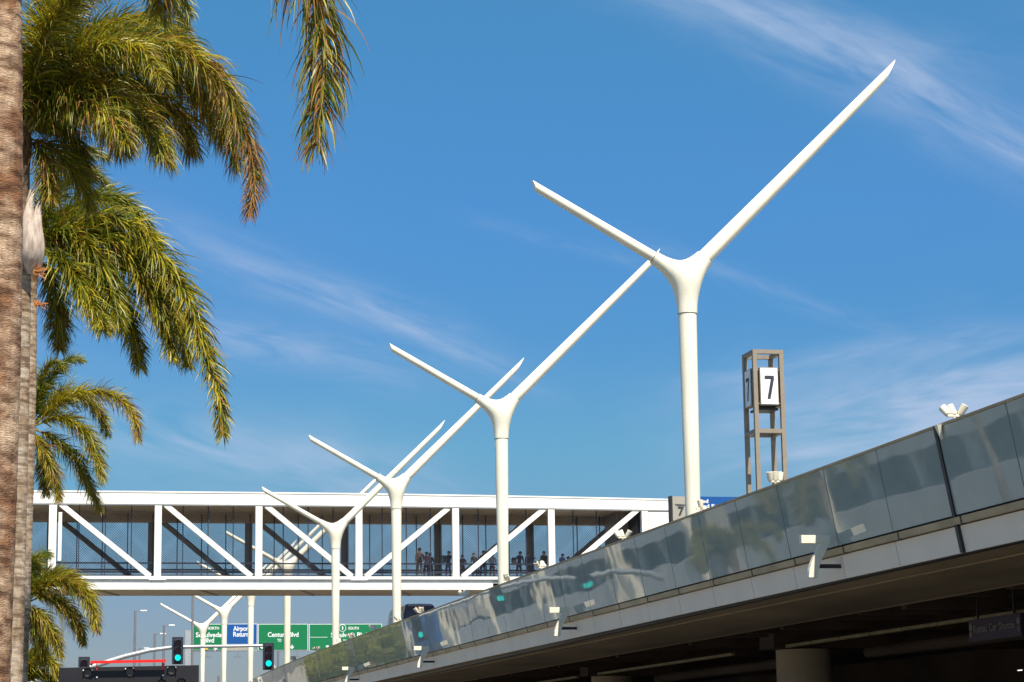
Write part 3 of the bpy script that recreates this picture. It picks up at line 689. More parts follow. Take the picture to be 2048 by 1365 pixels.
ppl = [(837,23.2,1.78,(.0,DN,TK,.02,0),c_br,c_kh,'tallest person on the bridge, in brown, leftmost of the group'),
       (853,23.7,1.60,(.02,TK,TK,.03,0),c_pk,c_dk,'person in a pink patterned top, second from left on the bridge'),
       (866,24.07,1.58,(-.02,DN,DN,.02,0),c_dk,c_dk,'person in dark clothes close beside the pink top'),
       (896,25.0,1.62,(.05,FW,((.08,-.1,-.2),(.26,-.2,-.24)),.03,0),c_nv,c_jn,'person alone before the bridge post, holding an arm out to the right'),
       (929,26.0,1.45,(.0,DN,TK,.02,0),c_br,c_dk,'short person in brown just right of the bridge post'),
       (948,26.6,1.50,(-.06,TK,DN,.03,0),c_dk,c_dk,'short person in black standing left of the bridge diagonal'),
       (968,27.2,1.68,(.05,DN,FW,.04,0),c_rd,c_nv,'person in dark red partly behind the bridge diagonal'),
       (990,27.9,1.58,(.02,TK,TK,.03,0),c_pl,c_rd,'person in a pale top next to the second forked pole'),
       (1039,29.4,1.62,(.07,RL,DN,.05,0),c_dk,c_nv,'person in a dark jacket leaning right, first beyond the second forked pole'),
       (1062,30.15,1.62,(-.03,DN,((.14,-.05,-.08),(.26,-.1,.0)),.04,0),c_nv,c_dk,'person in navy with a raised arm near the rear post'),
       (1086,30.9,1.62,(.0,TK,DN,.03,0),c_gr,c_dk,'person in dark green left of the tall white post'),
       (1124,32.1,1.52,(.10,((.10,-.1,-.2),(.40,-.15,-.26)),FW,.03,0),c_bl,c_jn,'person in a bright blue top reaching to the right'),
       (1147,32.85,1.40,(-.14,((-.12,-.06,-.2),(-.30,-.1,-.28)),TK,.04,0),c_rd,c_dk,'stooping person in dark red facing the blue top'),
       (1161,33.3,1.50,(-.04,DN,TK,.03,0),c_br,c_dk,'person in brown just above the parapet at the bridge end')]
for i, (px, x, h, pose, sh, pt_, lb) in enumerate(ppl):
    me = person_mesh('person', pose, sh, pt_)
    k = h/1.68; o = link('person', me); o.location = (x, 134.7+(i*7%5)*.28, 10.345); o.scale = (k,k,k); o.rotation_euler = (0,0,random.uniform(-.6,.6)); tag(o, lb, 'person', 'people standing on the footbridge')
    ln = pose[0]*1.18
    hb = MB(); hb.tube([(ln,.01,1.56),(ln,.025,1.62),(ln,.015,1.69),(ln,.0,1.74)], [.085,.115,.11,.05], 12).build('hair', m_hair, o, smooth=True)
def bag(x, y, h, m, lb):
    t = empty('backpack', (x,y,h), lb, 'bag', 'bags carried on the footbridge')
    MB().box(-.15,.15,-.08,.10,-.24,.20).build('body', m, t, bevel=.05); MB().box(-.11,.11,.10,.15,-.18,.02).build('pocket', m, t, bevel=.02)
bag(24.72, 134.9, 11.55, c_gr, 'dark green backpack on the person alone before the post'); bag(29.1, 135.0, 11.45, c_dk, 'black shoulder bag on the leaning person in the dark jacket'); bag(31.15,134.9,11.4,c_gr,'bulky green bag on the person left of the tall white post')

# ---------------------------------------------------------------- number tower
TX, TY, TW = 34.85, 105.0, 1.58
def tower():
    t = empty('number_tower', (TX, TY, 4.75), 'tall tan steel frame tower holding boxes with the number 7', 'sign tower')
    g_ = lambda b, n, m, bv=.0: b.build(n, m, t, bevel=bv)
    H0, H1 = 0, 19.40-4.75; w = TW; pw_ = .21; dp = 1.75
    for (x, y) in ((0,0),(w-pw_,0),(0,dp-pw_),(w-pw_,dp-pw_)):
        g_(MB().box(x, x+pw_, y, y+pw_, H0, H1-.21), 'leg', m_tan)
    for z in (H1-.205, 15.36-4.75-.12):
        for q in (((0,w,0,pw_),(0,w,dp-pw_,dp)) if z > 12 else ((pw_,w-pw_,.003,pw_-.003),(pw_,w-pw_,dp-pw_+.003,dp-.003)))+((.003,pw_-.003,pw_,dp-pw_),(w-pw_+.003,w-.003,pw_,dp-pw_)):
            g_(MB().box(q[0],q[1],q[2],q[3],z,z+.20), 'cross_beam', m_tan)
    zc0, zc1 = 16.62-4.75, 18.50-4.75
    g_(MB().box(.25,w-.25,.30,dp-.30,zc0-.20,zc0-.10), 'platform', m_dark)
    g_(MB().box(.36,w-.36,.40,dp-.40,zc0-.1,zc1-.1), 'core', m_dark)
    for z in (zc0+.08, zc1-.12):
        g_(MB().box(.05,w-.05,.10,.14,z,z+.04), 'rail', m_galv)
    f = MB().box(.31,1.27,-.02,.26,zc0,zc1).build('sign_box', m_tan, t, bevel=.02)
    MB().box(.35,1.23,-.035,-.018,zc0+.04,zc1-.04).build('sign_face', m_swhite, f)
    def num(b, y0, y1):
        a, c = zc0+.30, zc1-.42; xl, xr = .56, 1.04
        b.add([(xl,y0,c),(xr,y0,c),(xr,y0,c-.17),(xl,y0,c-.17),(xl,y1,c),(xr,y1,c),(xr,y1,c-.17),(xl,y1,c-.17)], [(0,1,2,3),(7,6,5,4),(0,4,5,1),(1,5,6,2),(2,6,7,3),(3,7,4,0)])
        b.add([(xr-.17,y0,c-.17),(xr,y0,c-.17),(xl+.27,y0,a),(xl+.11,y0,a),(xr-.17,y1,c-.17),(xr,y1,c-.17),(xl+.27,y1,a),(xl+.11,y1,a)], [(0,1,2,3),(7,6,5,4),(0,4,5,1),(1,5,6,2),(2,6,7,3),(3,7,4,0)])
    b = MB(); num(b, -.045, -.034); b.build('numeral', m_char, f)
    # the same box turned to the road side
    g2 = MB().box(.31,1.27,-.02,.26,zc0,zc1).build('sign_box', m_tan, t, bevel=.02); g2.rotation_euler = (0,0,-pi/2); g2.location = (0.0,1.66,0)
    MB().box(.35,1.23,-.035,-.018,zc0+.04,zc1-.04).build('sign_face', m_swhite, g2)
    b = MB(); num(b, -.045, -.034); b.build('numeral', m_char, g2)
    g3 = MB().box(.31,1.27,-.02,.26,zc0,zc1).build('sign_box', m_tan, t, bevel=.02); g3.rotation_euler = (0,0,pi/2); g3.location = (w,.06,0)
tower()

# ---------------------------------------------------------------- terminal sign (grey 7 panel and blue airline panel)
def wide_sign():
    Y = 88.0; a = at(1341,993,Y); t = empty('terminal_sign', (a.x, Y, 4.75), 'overhead terminal sign with grey number 7 panel and blue airline panel', 'sign')
    q = lambda px, py: at(px, py, Y) - Vector((a.x, Y, 4.75))
    zt = q(1341,993).z; zb = zt-1.75
    MB().box(q(1341,1005).x, q(1345,1005).x, 0, .35, zb-.25, zt+.02).build('edge_post', m_dark, t)
    MB().box(q(1345.3,1005).x, q(1390.5,1005).x, .02, .22, zb-.25, zt).build('number_panel', m_sgrey, t)
    MB().box(q(1391,1005).x, q(1512,1005).x, .0, .22, zb+.2, zt).build('airline_panel', m_blue, t)
    text('TERMINAL', m_char, t, q(1350,1005).x, q(1374,1005).x, q(0,1000.2).z, .015, bold=.02, height=.075)
    text('7', m_char, t, q(1356,1005).x, q(1368,1005).x, q(0,1020).z, .015, bold=.05)
    text('United', m_swhite, t, q(1382,1008).x, q(1416.5,1008).x, q(1400,1006.3).z, -.005, bold=.04, height=.15)
    text('United Express', m_swhite, t, q(1383,1008).x, q(1463,1008).x, q(1420,1016.3).z, -.005, bold=.04, height=.15)
    for x in (q(1350,1005).x+.1, q(1500,1008).x): MB().box(x, x+.22, .23, .42, 0, zt-.3).build('support_post', m_galv, t)
wide_sign()

# ---------------------------------------------------------------- van on the upper deck
def van():
    W2, Ln, Z0 = .98, 7.2, 4.61
    t = empty('parked_van', (20.32, 118, Z0), 'dark navy high roof van seen from behind on the elevated road', 'van')
    def sec(y, zr, inset, zb=.35):
        w = W2; return [(-w+.04,y,zb),(-w,y,.9),(-w+.02,y,1.35),(-w+.14+inset,y,zr-.42),(-w+.19+inset,y,zr-.12),(-w+.32+inset,y,zr-.02),(0,y,zr),
                        (w-.32-inset,y,zr-.02),(w-.19-inset,y,zr-.12),(w-.14-inset,y,zr-.42),(w-.02,y,1.35),(w,y,.9),(w-.04,y,zb)]
    b = MB(); S_ = [sec(0,3.02,.03),sec(.05,3.09,.01),sec(.2,3.14,0),sec(1.0,3.16,0),sec(5.0,3.16,0),sec(5.6,3.0,.02),sec(6.3,2.2,.12),sec(6.8,1.45,.1),sec(7.15,1.2,.12),sec(7.2,1.0,.14)]
    S_[-3] = [(x,y,min(z,1.5)) for x,y,z in S_[-3]]; S_[-2] = [(x,y,min(z,1.25)) for x,y,z in S_[-2]]; S_[-1] = [(x,y,min(z,1.05)) for x,y,z in S_[-1]]
    n = 13
    for s_ in S_: b.v += s_
    for i in range(len(S_)-1):
        for j in range(n): b.f.append((i*n+j, i*n+(j+1)%n, (i+1)*n+(j+1)%n, (i+1)*n+j)); b.mi.append(0)
    b.f.append(tuple(range(n))); b.mi.append(0); b.f.append(tuple((len(S_)-1)*n+j for j in reversed(range(n)))); b.mi.append(0)
    b.build('body', m_vanb, t, bevel=0)
    MB().add([(-.78,-.02,1.45),(.78,-.02,1.45),(.72,.0,2.75),(-.72,.0,2.75),(-.78,.0,1.45),(.78,.0,1.45),(.72,.03,2.75),(-.72,.03,2.75)], [(0,1,2,3),(0,3,7,4),(1,5,6,2),(3,2,6,7),(0,4,5,1)]).build('rear_window', m_vang, t)
    MB().box(-.16,.16,-.04,.04,2.86,2.93).build('brake_light', m_tail, t)
    MB().box(-.95,.95,-.10,.05,.35,.62).build('rear_bumper', m_dark, t, bevel=.03)
    for s in (-1,1):
        for (y0,y1) in ((.35,1.75),(1.85,3.25),(3.35,4.9)):
            x0, x1 = s*(W2-.015), s*(W2-.125)
            MB().add([(x0,y0,1.42),(x0,y1,1.42),(x1,y1-.05,2.55),(x1,y0+.05,2.55)], [(0,1,2,3)]).build('side_window', m_vang, t)
        MB().box(s*.98-.03,s*.98+.03,-.02,.12,.8,1.35).build('tail_light', m_tail, t)
        MB().box(s*(W2-.12)-.02, s*(W2-.12)+.02, .3, 4.9, 2.66, 2.70).build('rain_gutter', m_chrome, t)
        for y in (1.1, 4.7):
            w_ = MB().tube([(s*.78,y,.35),(s*1.0,y,.35)], .35, 20).build('tyre', m_tyre, t, smooth=True); MB().tube([(s*1.0,y,.35),(s*1.01,y,.35)], .2, 14).build('rim', m_galv, w_)
van()

# ---------------------------------------------------------------- freeway sign gantry far beyond the bridge
GY = 240.0
ga = at(376,1302,GY); gb = at(790,1303,GY)
gt = empty('sign_gantry', (ga.x, GY, G), 'grey steel gantry beam carrying the freeway signs beyond the bridge', 'gantry')
MB().box(-.3,.35,.25,.75,0,14.6-.0).build('gantry_post', m_galv, gt); MB().box(gb.x-ga.x,gb.x-ga.x+.5,.25,.75,0,14.2).build('gantry_post', m_galv, gt)
for zz in (ga.z-G-.05, ga.z-G+1.9): MB().box(0,gb.x-ga.x,.3,.55,zz,zz+.14).build('gantry_beam', m_galv, gt)
for k in range(6):
    xk = 2+k*3.1; MB().box(xk-.03,xk+.03,-.9,-.84,ga.z-G-.65,ga.z-G-.05).build('sign_light_arm', m_lampgrey, gt); MB().box(xk-.35,xk+.35,-1.05,-.75,ga.z-G-.73,ga.z-G-.65).build('sign_light', m_lampgrey, gt)
def fsign(x0, x1, y0, y1, m, lb, texts, extra=None):
    a, c = at(x0,y0,GY), at(x1,y1,GY); t = empty('freeway_sign', (a.x, GY, c.z), lb, 'road sign', 'freeway signs on the gantry')
    w, h = c.x-a.x, a.z-c.z; q = lambda px, py: at(px,py,GY)-Vector((a.x,GY,c.z))
    MB().box(0,w,.02,.12,0,h).build('border', m_swhite, t); MB().box(.05,w-.05,.0,.018,.05,h-.05).build('face', m, t)
    for (s, p0, p1, base, hh) in texts: text(s, m_swhite, t, q(p0,base).x, q(p1,base).x, q((p0+p1)/2,base).z, -.003, bold=.035, height=hh*1.09)
    def arrow(px, py, ang, sz=.46):
        cpt = q(px,py); b = MB(); P_ = [(-.12,.55),(.12,.55),(.12,.0),(.42,.28),(.42,.0),(0,-.42),(-.42,.0),(-.42,.28),(-.12,.0)]
        vs = []
        for y in (-.006,-.001):
            for x,z in P_: vs.append((cpt.x+sz*(x*math.cos(ang)-z*math.sin(ang)), y, cpt.z+sz*(x*math.sin(ang)+z*math.cos(ang))))
        q1 = [(0,1,2,8),(8,2,3,5),(3,4,5),(8,5,7),(5,6,7)]
        b.add(vs, q1+[tuple(i+9 for i in reversed(f)) for f in q1]); b.build('arrow', m_swhite, t)
    if extra: extra(t, q, arrow)
    return t
def ex1(t, q, arrow):
    a = q(407,1292); c = q(416,1300); MB().box(a.x,c.x,-.006,-.001,c.z,a.z).build('yellow_plate', m_yel, t); arrow(431,1297,pi*.9)
fsign(386.5,451.5,1248.5,1300.5,m_green,'green freeway sign reading North Sepulveda Blvd, leftmost on the gantry',(('NORTH',413.5,438,1259.5,.26),('Sepulveda',391.5,443.5,1274.5,.44),('Blvd',408,428,1285.5,.44)),ex1)
fsign(453,514.5,1248,1289,m_blue,'blue sign reading Airport Return between two green freeway signs',(('Airport',466.5,500,1262,.45),('Return',466.5,498,1273.5,.45)))
fsign(453,507,1290,1301.5,m_sgrey,'narrow blank grey panel under the blue Airport Return sign',())
def ex3(t, q, arrow): arrow(584,1295,0); arrow(524,1295,0)
fsign(516.5,616,1248.5,1301,m_green,'green freeway sign reading Century Blvd in the middle of the gantry',(('Century Blvd',535.5,597,1274,.44),('TO',554.5,562.5,1284,.28)),ex3)
def ex4(t, q, arrow):
    arrow(655,1294,pi*.75); c = q(685,1256.5)
    b = MB(); b.tube([(c.x,-.001,c.z),(c.x,-.004,c.z)], .39, 20); b.build('route_shield', m_swhite, t); b = MB(); b.tube([(c.x,-.005,c.z),(c.x,-.007,c.z)], .34, 20); b.build('route_shield_face', m_green, t)
    text('1', m_swhite, t, c.x-.06, c.x+.07, c.z-.17, -.009, bold=.03, height=.34)
    d = q(620,1275); MB().box(d.x,q(655,1275).x,-.005,-.001,d.z-.02,d.z+.02).build('divider_line', m_swhite, t)
fsign(618.5,764,1248.5,1301.5,m_green,'green freeway sign reading 1 South Sepulveda Blvd, rightmost on the gantry',(('SOUTH',696.5,717.5,1259.5,.26),('Sepulveda Blvd',662,734,1274.5,.44),('TO',686,694,1285.5,.28)),ex4)

# ---------------------------------------------------------------- traffic signals and mast arm
SY = 115.0
ml = [at(*p, SY) for p in ((20,1385),(60,1366),(120,1351),(180,1335),(250,1313),(300,1301),(345,1295),(400,1293.5),(455,1293),(535,1291.5))]
ma = empty('signal_mast', (ml[0].x-.6, SY, G), 'pale grey curved mast arm carrying the traffic signals', 'mast arm')
off = Vector((ml[0].x-.6, SY, G))
MB().tube([p-off for p in [Vector((ml[0].x-.6,SY,ml[0].z-.5))]+ml], [.16,.155,.15,.145,.135,.12,.105,.095,.085,.075,.06], 14).build('arm', m_galv, ma, smooth=True)
MB().tube([(0,0,0),(0,0,ml[0].z-G+.2)], [.2,.17], 14).build('upright', m_galv, ma, smooth=True)
def signal(px, py, lb, cyc=1.0):
    c = at(px, py, SY-.28); t = empty('traffic_signal', c, lb, 'traffic light', 'traffic signals on the mast arm')
    MB().box(-.28,.28,.06,.09,-.68,.68).build('backplate', m_sigbox, t, bevel=.012)
    MB().box(-.17,.17,-.10,.059,-.56,.56).build('housing', m_sigbox, t, bevel=.02)
    for k, m in ((1,m_redoff),(0,m_amboff),(-1,m_grnon)):
        z = k*.36
        MB().tube([(0,-.101,z),(0,-.115,z)], .145, 20).build('lens', m, t)
        v = MB(); vs = []; n = 14
        for i in range(n+1):
            a_ = -.3+ (pi+.6)*i/n; vs += [(.165*math.cos(a_),-.10,z+.165*math.sin(a_)), (.165*math.cos(a_),-.30 if 2<i<n-2 else -.2,z+.165*math.sin(a_)), (.155*math.cos(a_),-.10,z+.155*math.sin(a_)), (.155*math.cos(a_),-.30 if 2<i<n-2 else -.2,z+.155*math.sin(a_))]
        fs = []
        for i in range(n): o = i*4; fs += [(o,o+1,o+5,o+4),(o+2,o+6,o+7,o+3),(o+1,o+3,o+7,o+5)]
        v.add(vs, fs).build('visor', m_sigbox, t)
    MB().box(-.04,.04,.09,.30,-.05,.05).build('clamp', m_galv, t)
signal(355.5,1301.5,'three lamp traffic signal showing green, in the middle of the mast arm'); signal(537,1313,'three lamp traffic signal showing green at the right end of the mast arm'); signal(168,1341.5,'traffic signal showing only its red lamp above the black board')

# ---------------------------------------------------------------- black message board with red clearance bar
BYY = 60.0; a = at(118,1336,BYY); c = at(398,1330.5,BYY)
bd = empty('black_board', (a.x, BYY, a.z-1.3), 'wide black signal board with round grey lamps at the bottom left', 'signal board')
q = lambda px, py: at(px,py,BYY)-Vector((a.x,BYY,a.z-1.3))
P0, P1 = q(118,1336), q(398,1330.5)
b = MB(); b.prism([(P0.x,0),(P1.x,0),(P1.x,P1.z),(P0.x,P0.z)], 0, .18); b.build('board', m_board, bd, bevel=.008)
def lampx(px, py, r=.115):
    p_ = q(px,py); o = MB().tube([(p_.x,-.02,p_.z),(p_.x,-.0,p_.z)], r, 22).build('lamp_ring', m_dark, bd); MB().tube([(p_.x,-.035,p_.z),(p_.x,-.021,p_.z)], r*.86, 22).build('lens', m_blens, o)
    v = MB(); n = 16; vs = []
    for i in range(n+1):
        a_ = pi*i/n; vs += [(p_.x+r*1.1*math.cos(a_),0,p_.z+r*1.1*math.sin(a_)),(p_.x+r*1.1*math.cos(a_),-.14,p_.z+r*1.1*math.sin(a_))]
    v.add(vs, [(i*2,i*2+1,i*2+3,i*2+2) for i in range(n)]).build('hood', m_board, o)
for p_ in ((175.5,1347),(259.5,1345),(343,1342)): lampx(*p_)
for p_ in ((200,1390),(282,1388),(323,1369),(362,1367)): lampx(*p_)
for p_ in ((166.5,1341),(184,1341),(251,1338),(266,1337.5),(336,1336),(351,1335.5),(193.5,1354.5),(325.5,1351)):
    z_ = q(*p_); MB().tube([(z_.x,-.02,z_.z),(z_.x,.0,z_.z)], .018 if p_[1] < 1345 else .024, 8).build('bolt', m_swhite, bd)
for px_i in (150, 370): zx = q(px_i,1340).x; MB().box(zx-.08,zx+.08,.19,.35,-3.0+1.3-.6,1.2).build('stand', m_galv, bd)
r0 = at(181,1325,BYY-.2); r1 = at(332,1322,BYY-.2)
rb = empty('clearance_bar', (r0.x, BYY-.2, r0.z-.1), 'bright red horizontal bar mounted above the black board', 'bar')
o3 = Vector((r0.x,BYY-.2,r0.z-.1))
MB().bar(r0-o3, r1-o3, .07, .07).build('bar', m_redbar, rb)
for px_i in (194, 325):
    e = at(px_i,1324,BYY-.2)-o3; MB().bar(e+Vector((0,.05,0)), e+Vector((0,.05,-.20)), .025, .025).build('strut', m_redbar, rb)
for px_i in (183, 327):
    e = at(px_i,1329,BYY-.2)-o3; MB().tube([(e.x,-.03,e.z),(e.x,.08,e.z)], .035, 12).build('end_lamp', m_redoff, rb)

# ---------------------------------------------------------------- distant street lamps
def slamp(px, ytop, Y, armpx, lb, rpx=7, h2=None):
    p_ = at(px, ytop, Y); e = at(px+armpx, ytop, Y); sc_ = rpx/2*Y/FPX
    t = empty('street_lamp', (p_.x, Y, G), lb, 'street lamp', 'distant street lamps left of the forked poles'); H_ = p_.z-G
    MB().tube([(0,0,0),(0,0,H_)], [.13,.09], 10).build('pole', m_lampgrey, t, smooth=True)
    if armpx:
        MB().bar((0,0,H_-.08),(e.x-p_.x,0,H_-.02),.07,.07).build('arm', m_lampgrey, t)
        MB().box(e.x-p_.x,e.x-p_.x+.55,-.16,.16,H_-.07,H_+.05).build('lamp_head', m_swhite, t, bevel=.03)
slamp(270.5,1222,190,10,'tallest street lamp with a side head left of the mast arm',6)
slamp(309.5,1268,205,10,'street lamp between the tallest and the right hand one',5)
slamp(328,1251,200,9,'street lamp just left of the green traffic signal',5)
slamp(279.5,1297,230,8,'lowest and faintest street lamp peeking over the mast arm',4)
slamp(386,1150,210,0,'plain tall grey pole rising behind the leftmost forked pole',6)
slamp(437,1352,200,0,'short thin grey pole at the bottom between two forked poles',4)
slamp(125.5,1230,200,0,'thin grey pole just right of the lowest palm fronds',4)
slamp(556.5,1303,215,0,'thin pole under the Century Blvd sign',4)

# ---------------------------------------------------------------- palms
def bez(pts, n):
    out = []; P_ = [pts[0]*2-pts[1]]+pts+[pts[-1]*2-pts[-2]]
    for i in range(len(pts)-1):
        a, b, c, d = P_[i:i+4]
        for k in range(n):
            t = k/n; out.append(.5*((2*b)+(c-a)*t+(2*a-5*b+4*c-d)*t*t+(3*b-a-3*c+d)*t**3))
    out.append(pts[-1]); return out
def frond(parent, org, pts, rn, nl=190, ll=.62, brown=.12, droop=1.0, width=.026, yell=.5, browntip=.0, start=.08):
    """one feather frond: midrib through pts, plumose drooping leaflets"""
    nl = int(nl*2.5); width *= 0.95
    c = bez([Vector(p) for p in pts], 8); n = len(c); cum = [0]
    for i in range(1, n): cum.append(cum[-1]+(c[i]-c[i-1]).length)
    T = cum[-1]; b = MB()
    b.tube([p-org for p in c], [.035*(1-.85*i/(n-1))*(T/3.5)+.004 for i in range(n)], 6, 3, cap=False)
    G_ = Vector((0,0,-1)); wind = Vector((rn.uniform(-.1,.1), rn.uniform(-.1,.1), 0))
    for k in range(nl):
        f = start+(1-start)*(k+rn.random())/nl; s = f*T; i = 0
        while i < n-2 and cum[i+1] < s: i += 1
        tt = (s-cum[i])/max(1e-6, cum[i+1]-cum[i]); p = c[i].lerp(c[i+1], tt); d = (c[i+1]-c[i]).normalized()
        sd = d.cross(Vector((0,0,1)));  sd = sd.normalized() if sd.length > .05 else Vector((1,0,0)); up = sd.cross(d).normalized()
        for sg_ in (-1, 1):
            an = rn.gauss(.12, .65); lat = sd*sg_*math.cos(an)+up*math.sin(an)
            l = ll*(.35+.65*min(1, f/.22))*(1-.62*max(0,(f-.55)/.45)**1.3)*rn.uniform(.6,1.15)
            fw = .7+.5*f+rn.gauss(0,.28)
            dv = (lat+d*fw).normalized(); q_ = p.copy(); prev = None; w0 = width*rn.uniform(.7,1.25)*(.6+.4*l/ll)
            fa = dv.cross(Vector((rn.gauss(0,1),rn.gauss(0,1),rn.gauss(0,1)))).normalized()
            x = rn.random(); mi = 2 if x < brown+browntip*max(0,f-.45)*2 else (1 if x < brown+(1-brown)*yell+.25*(f-.5) else 0)
            st = 5; o = len(b.v); stiff = droop*rn.uniform(.35,1.35)
            for j in range(st+1):
                w = w0*(.55, 1, .95, .75, .45, .06)[j]
                b.v.append(tuple(q_-fa*w/2-org)); b.v.append(tuple(q_+fa*w/2-org))
                q_ = q_ + dv*(l/st); dv = (dv + (G_+wind)*(.17*stiff*(1+.35*j)) + Vector((rn.gauss(0,.07),rn.gauss(0,.07),rn.gauss(0,.05)))).normalized()
                fa = (fa - dv*fa.dot(dv)).normalized()
            for j in range(st): b.f.append((o+2*j, o+2*j+1, o+2*j+3, o+2*j+2)); b.mi.append(mi)
    me = bpy.data.meshes.new('frond'); me.from_pydata(b.v, [], b.f); 
    for m in (m_lg, m_ly, m_lb, m_rach): me.materials.append(m)
    me.polygons.foreach_set('material_index', b.mi); me.update()
    return link('frond', me, parent)
def trunk(parent, pts, r0, r1, m, ring=.16, rough=.03, seed=0):
    c = [Vector(p) for p in pts]; L0 = sum((c[i+1]-c[i]).length for i in range(len(c)-1)); n = int(L0/.045); nn = 36; b = MB()
    cc = bez(c, 10); cum = [0]
    for i in range(1, len(cc)): cum.append(cum[-1]+(cc[i]-cc[i-1]).length)
    k = 0
    for i in range(n+1):
        s = cum[-1]*i/n
        while k < len(cc)-2 and cum[k+1] < s: k += 1
        p = cc[k].lerp(cc[k+1], (s-cum[k])/(cum[k+1]-cum[k])); f = i/n; r = r0+(r1-r0)*f
        for j in range(nn):
            a_ = 2*pi*j/nn; dvv = Vector((math.cos(a_), math.sin(a_), 0))
            q1 = noise.noise(Vector((dvv.x*1.3+seed, dvv.y*1.3, s*.7)))
            rg = (s/ring + .25*math.sin(a_+seed) + q1*.7) % 1
            rr = r*(1+rough*(rg**2-.4)+rough*1.1*noise.noise(Vector((dvv.x*3, dvv.y*3+seed, s*6)))+rough*.3*noise.noise(Vector((dvv.x*5, dvv.y*5+seed, s*9))))
            b.v.append(tuple(p+dvv*rr))
    for i in range(n):
        for j in range(nn): b.f.append((i*nn+j, i*nn+(j+1)%nn, (i+1)*nn+(j+1)%nn, (i+1)*nn+j)); b.mi.append(0)
    b.f.append(tuple(n*nn+j for j in range(nn))); b.mi.append(0)
    return b.build('trunk', m, parent, smooth='all')
def palm(lb, base, head, r0, r1, m, Y, fr, rnd_az, seed, ring=.16, flen=3.6, leaf=.62, nl=190, rough=.03, nrand=8, width=.026, mid=None):
    """base, head: points; fr: fronds given as pixel paths with their depth; rnd_az: azimuth range of the further fronds"""
    rn = random.Random(seed); t = empty('palm_tree', base, lb, 'palm tree', 'palms in a row along the median'); org = Vector(base)
    mids = [base, mid, head] if mid is not None else [base, base.lerp(head,.5), head]
    tr = trunk(t, [Vector(p)-org for p in mids], r0, r1, m, ring, rough, seed)
    # crownshaft and fibrous leaf bases
    hp = Vector(head)-org; b = MB()
    b.tube([hp+Vector((0,0,-.05)), hp+Vector((0,0,.35)), hp+Vector((0,0,.8)), hp+Vector((0,0,1.15))], [r1*1.02, r1*1.25, r1*.95, r1*.3], 14); b.build('leaf_base', m_husk, t, smooth=True)
    hd = Vector(head)+Vector((0,0,.55))
    for i, (path, y1, kw) in enumerate(fr):
        n = len(path); pts = [at(px, py, Y+(y1)*(k/(n-1))) for k, (px, py) in enumerate(path)]
        pts[0] = hd + (pts[1]-hd).normalized()*.08 if (pts[0]-hd).length < .6 else pts[0]
        a = dict(nl=nl, ll=leaf, width=width); a.update(kw); frond(t, org, pts, rn, **a)
    for k in range(nrand):
        az = rnd_az[0]+(rnd_az[1]-rnd_az[0])*(k+.5*rn.random())/nrand; el = rn.uniform(.1,1.25); d = Vector((math.cos(az), math.sin(az), 0))
        pts = [hd]; p = hd.copy(); e = el
        for j in range(6):
            p = p + (d*math.cos(e)+Vector((0,0,math.sin(e))))*(flen/6); pts.append(p.copy()); e -= .42+rn.uniform(0,.12)
        frond(t, org, pts, rn, nl=int(nl*.8), ll=leaf, width=width, brown=.15)
    return t
# nearest palm: only its trunk and two hanging fronds reach into view
b1, h1 = at(-36,1365,25.0), at(-2,-230,25.0); b1.z = G
palm('nearest palm with a rough brown trunk along the left edge', b1, h1, .27, .25, m_bark1, 25.0, [
    (((0,-330),(180,-420),(380,-390),(530,-230),(622,-30),(650,120),(632,290)), -1.0, dict(nl=170, ll=1.12, brown=.30, droop=2.2, width=.027, start=.35, yell=.35, browntip=.2)),
    (((0,-330),(120,-330),(235,-260),(300,-140),(322,-40),(318,30)), 1.0, dict(nl=140, ll=.75, brown=.35, width=.026, start=.3, droop=1.6)),
    (((0,-330),(60,-330),(110,-260),(120,-180),(118,-110)), -.8, dict(nl=80, brown=.2, start=.3)),
    ], (pi*.6, pi*1.5), 11, ring=.17, rough=.03, nrand=6, nl=150, mid=at(-5,640,25.0))
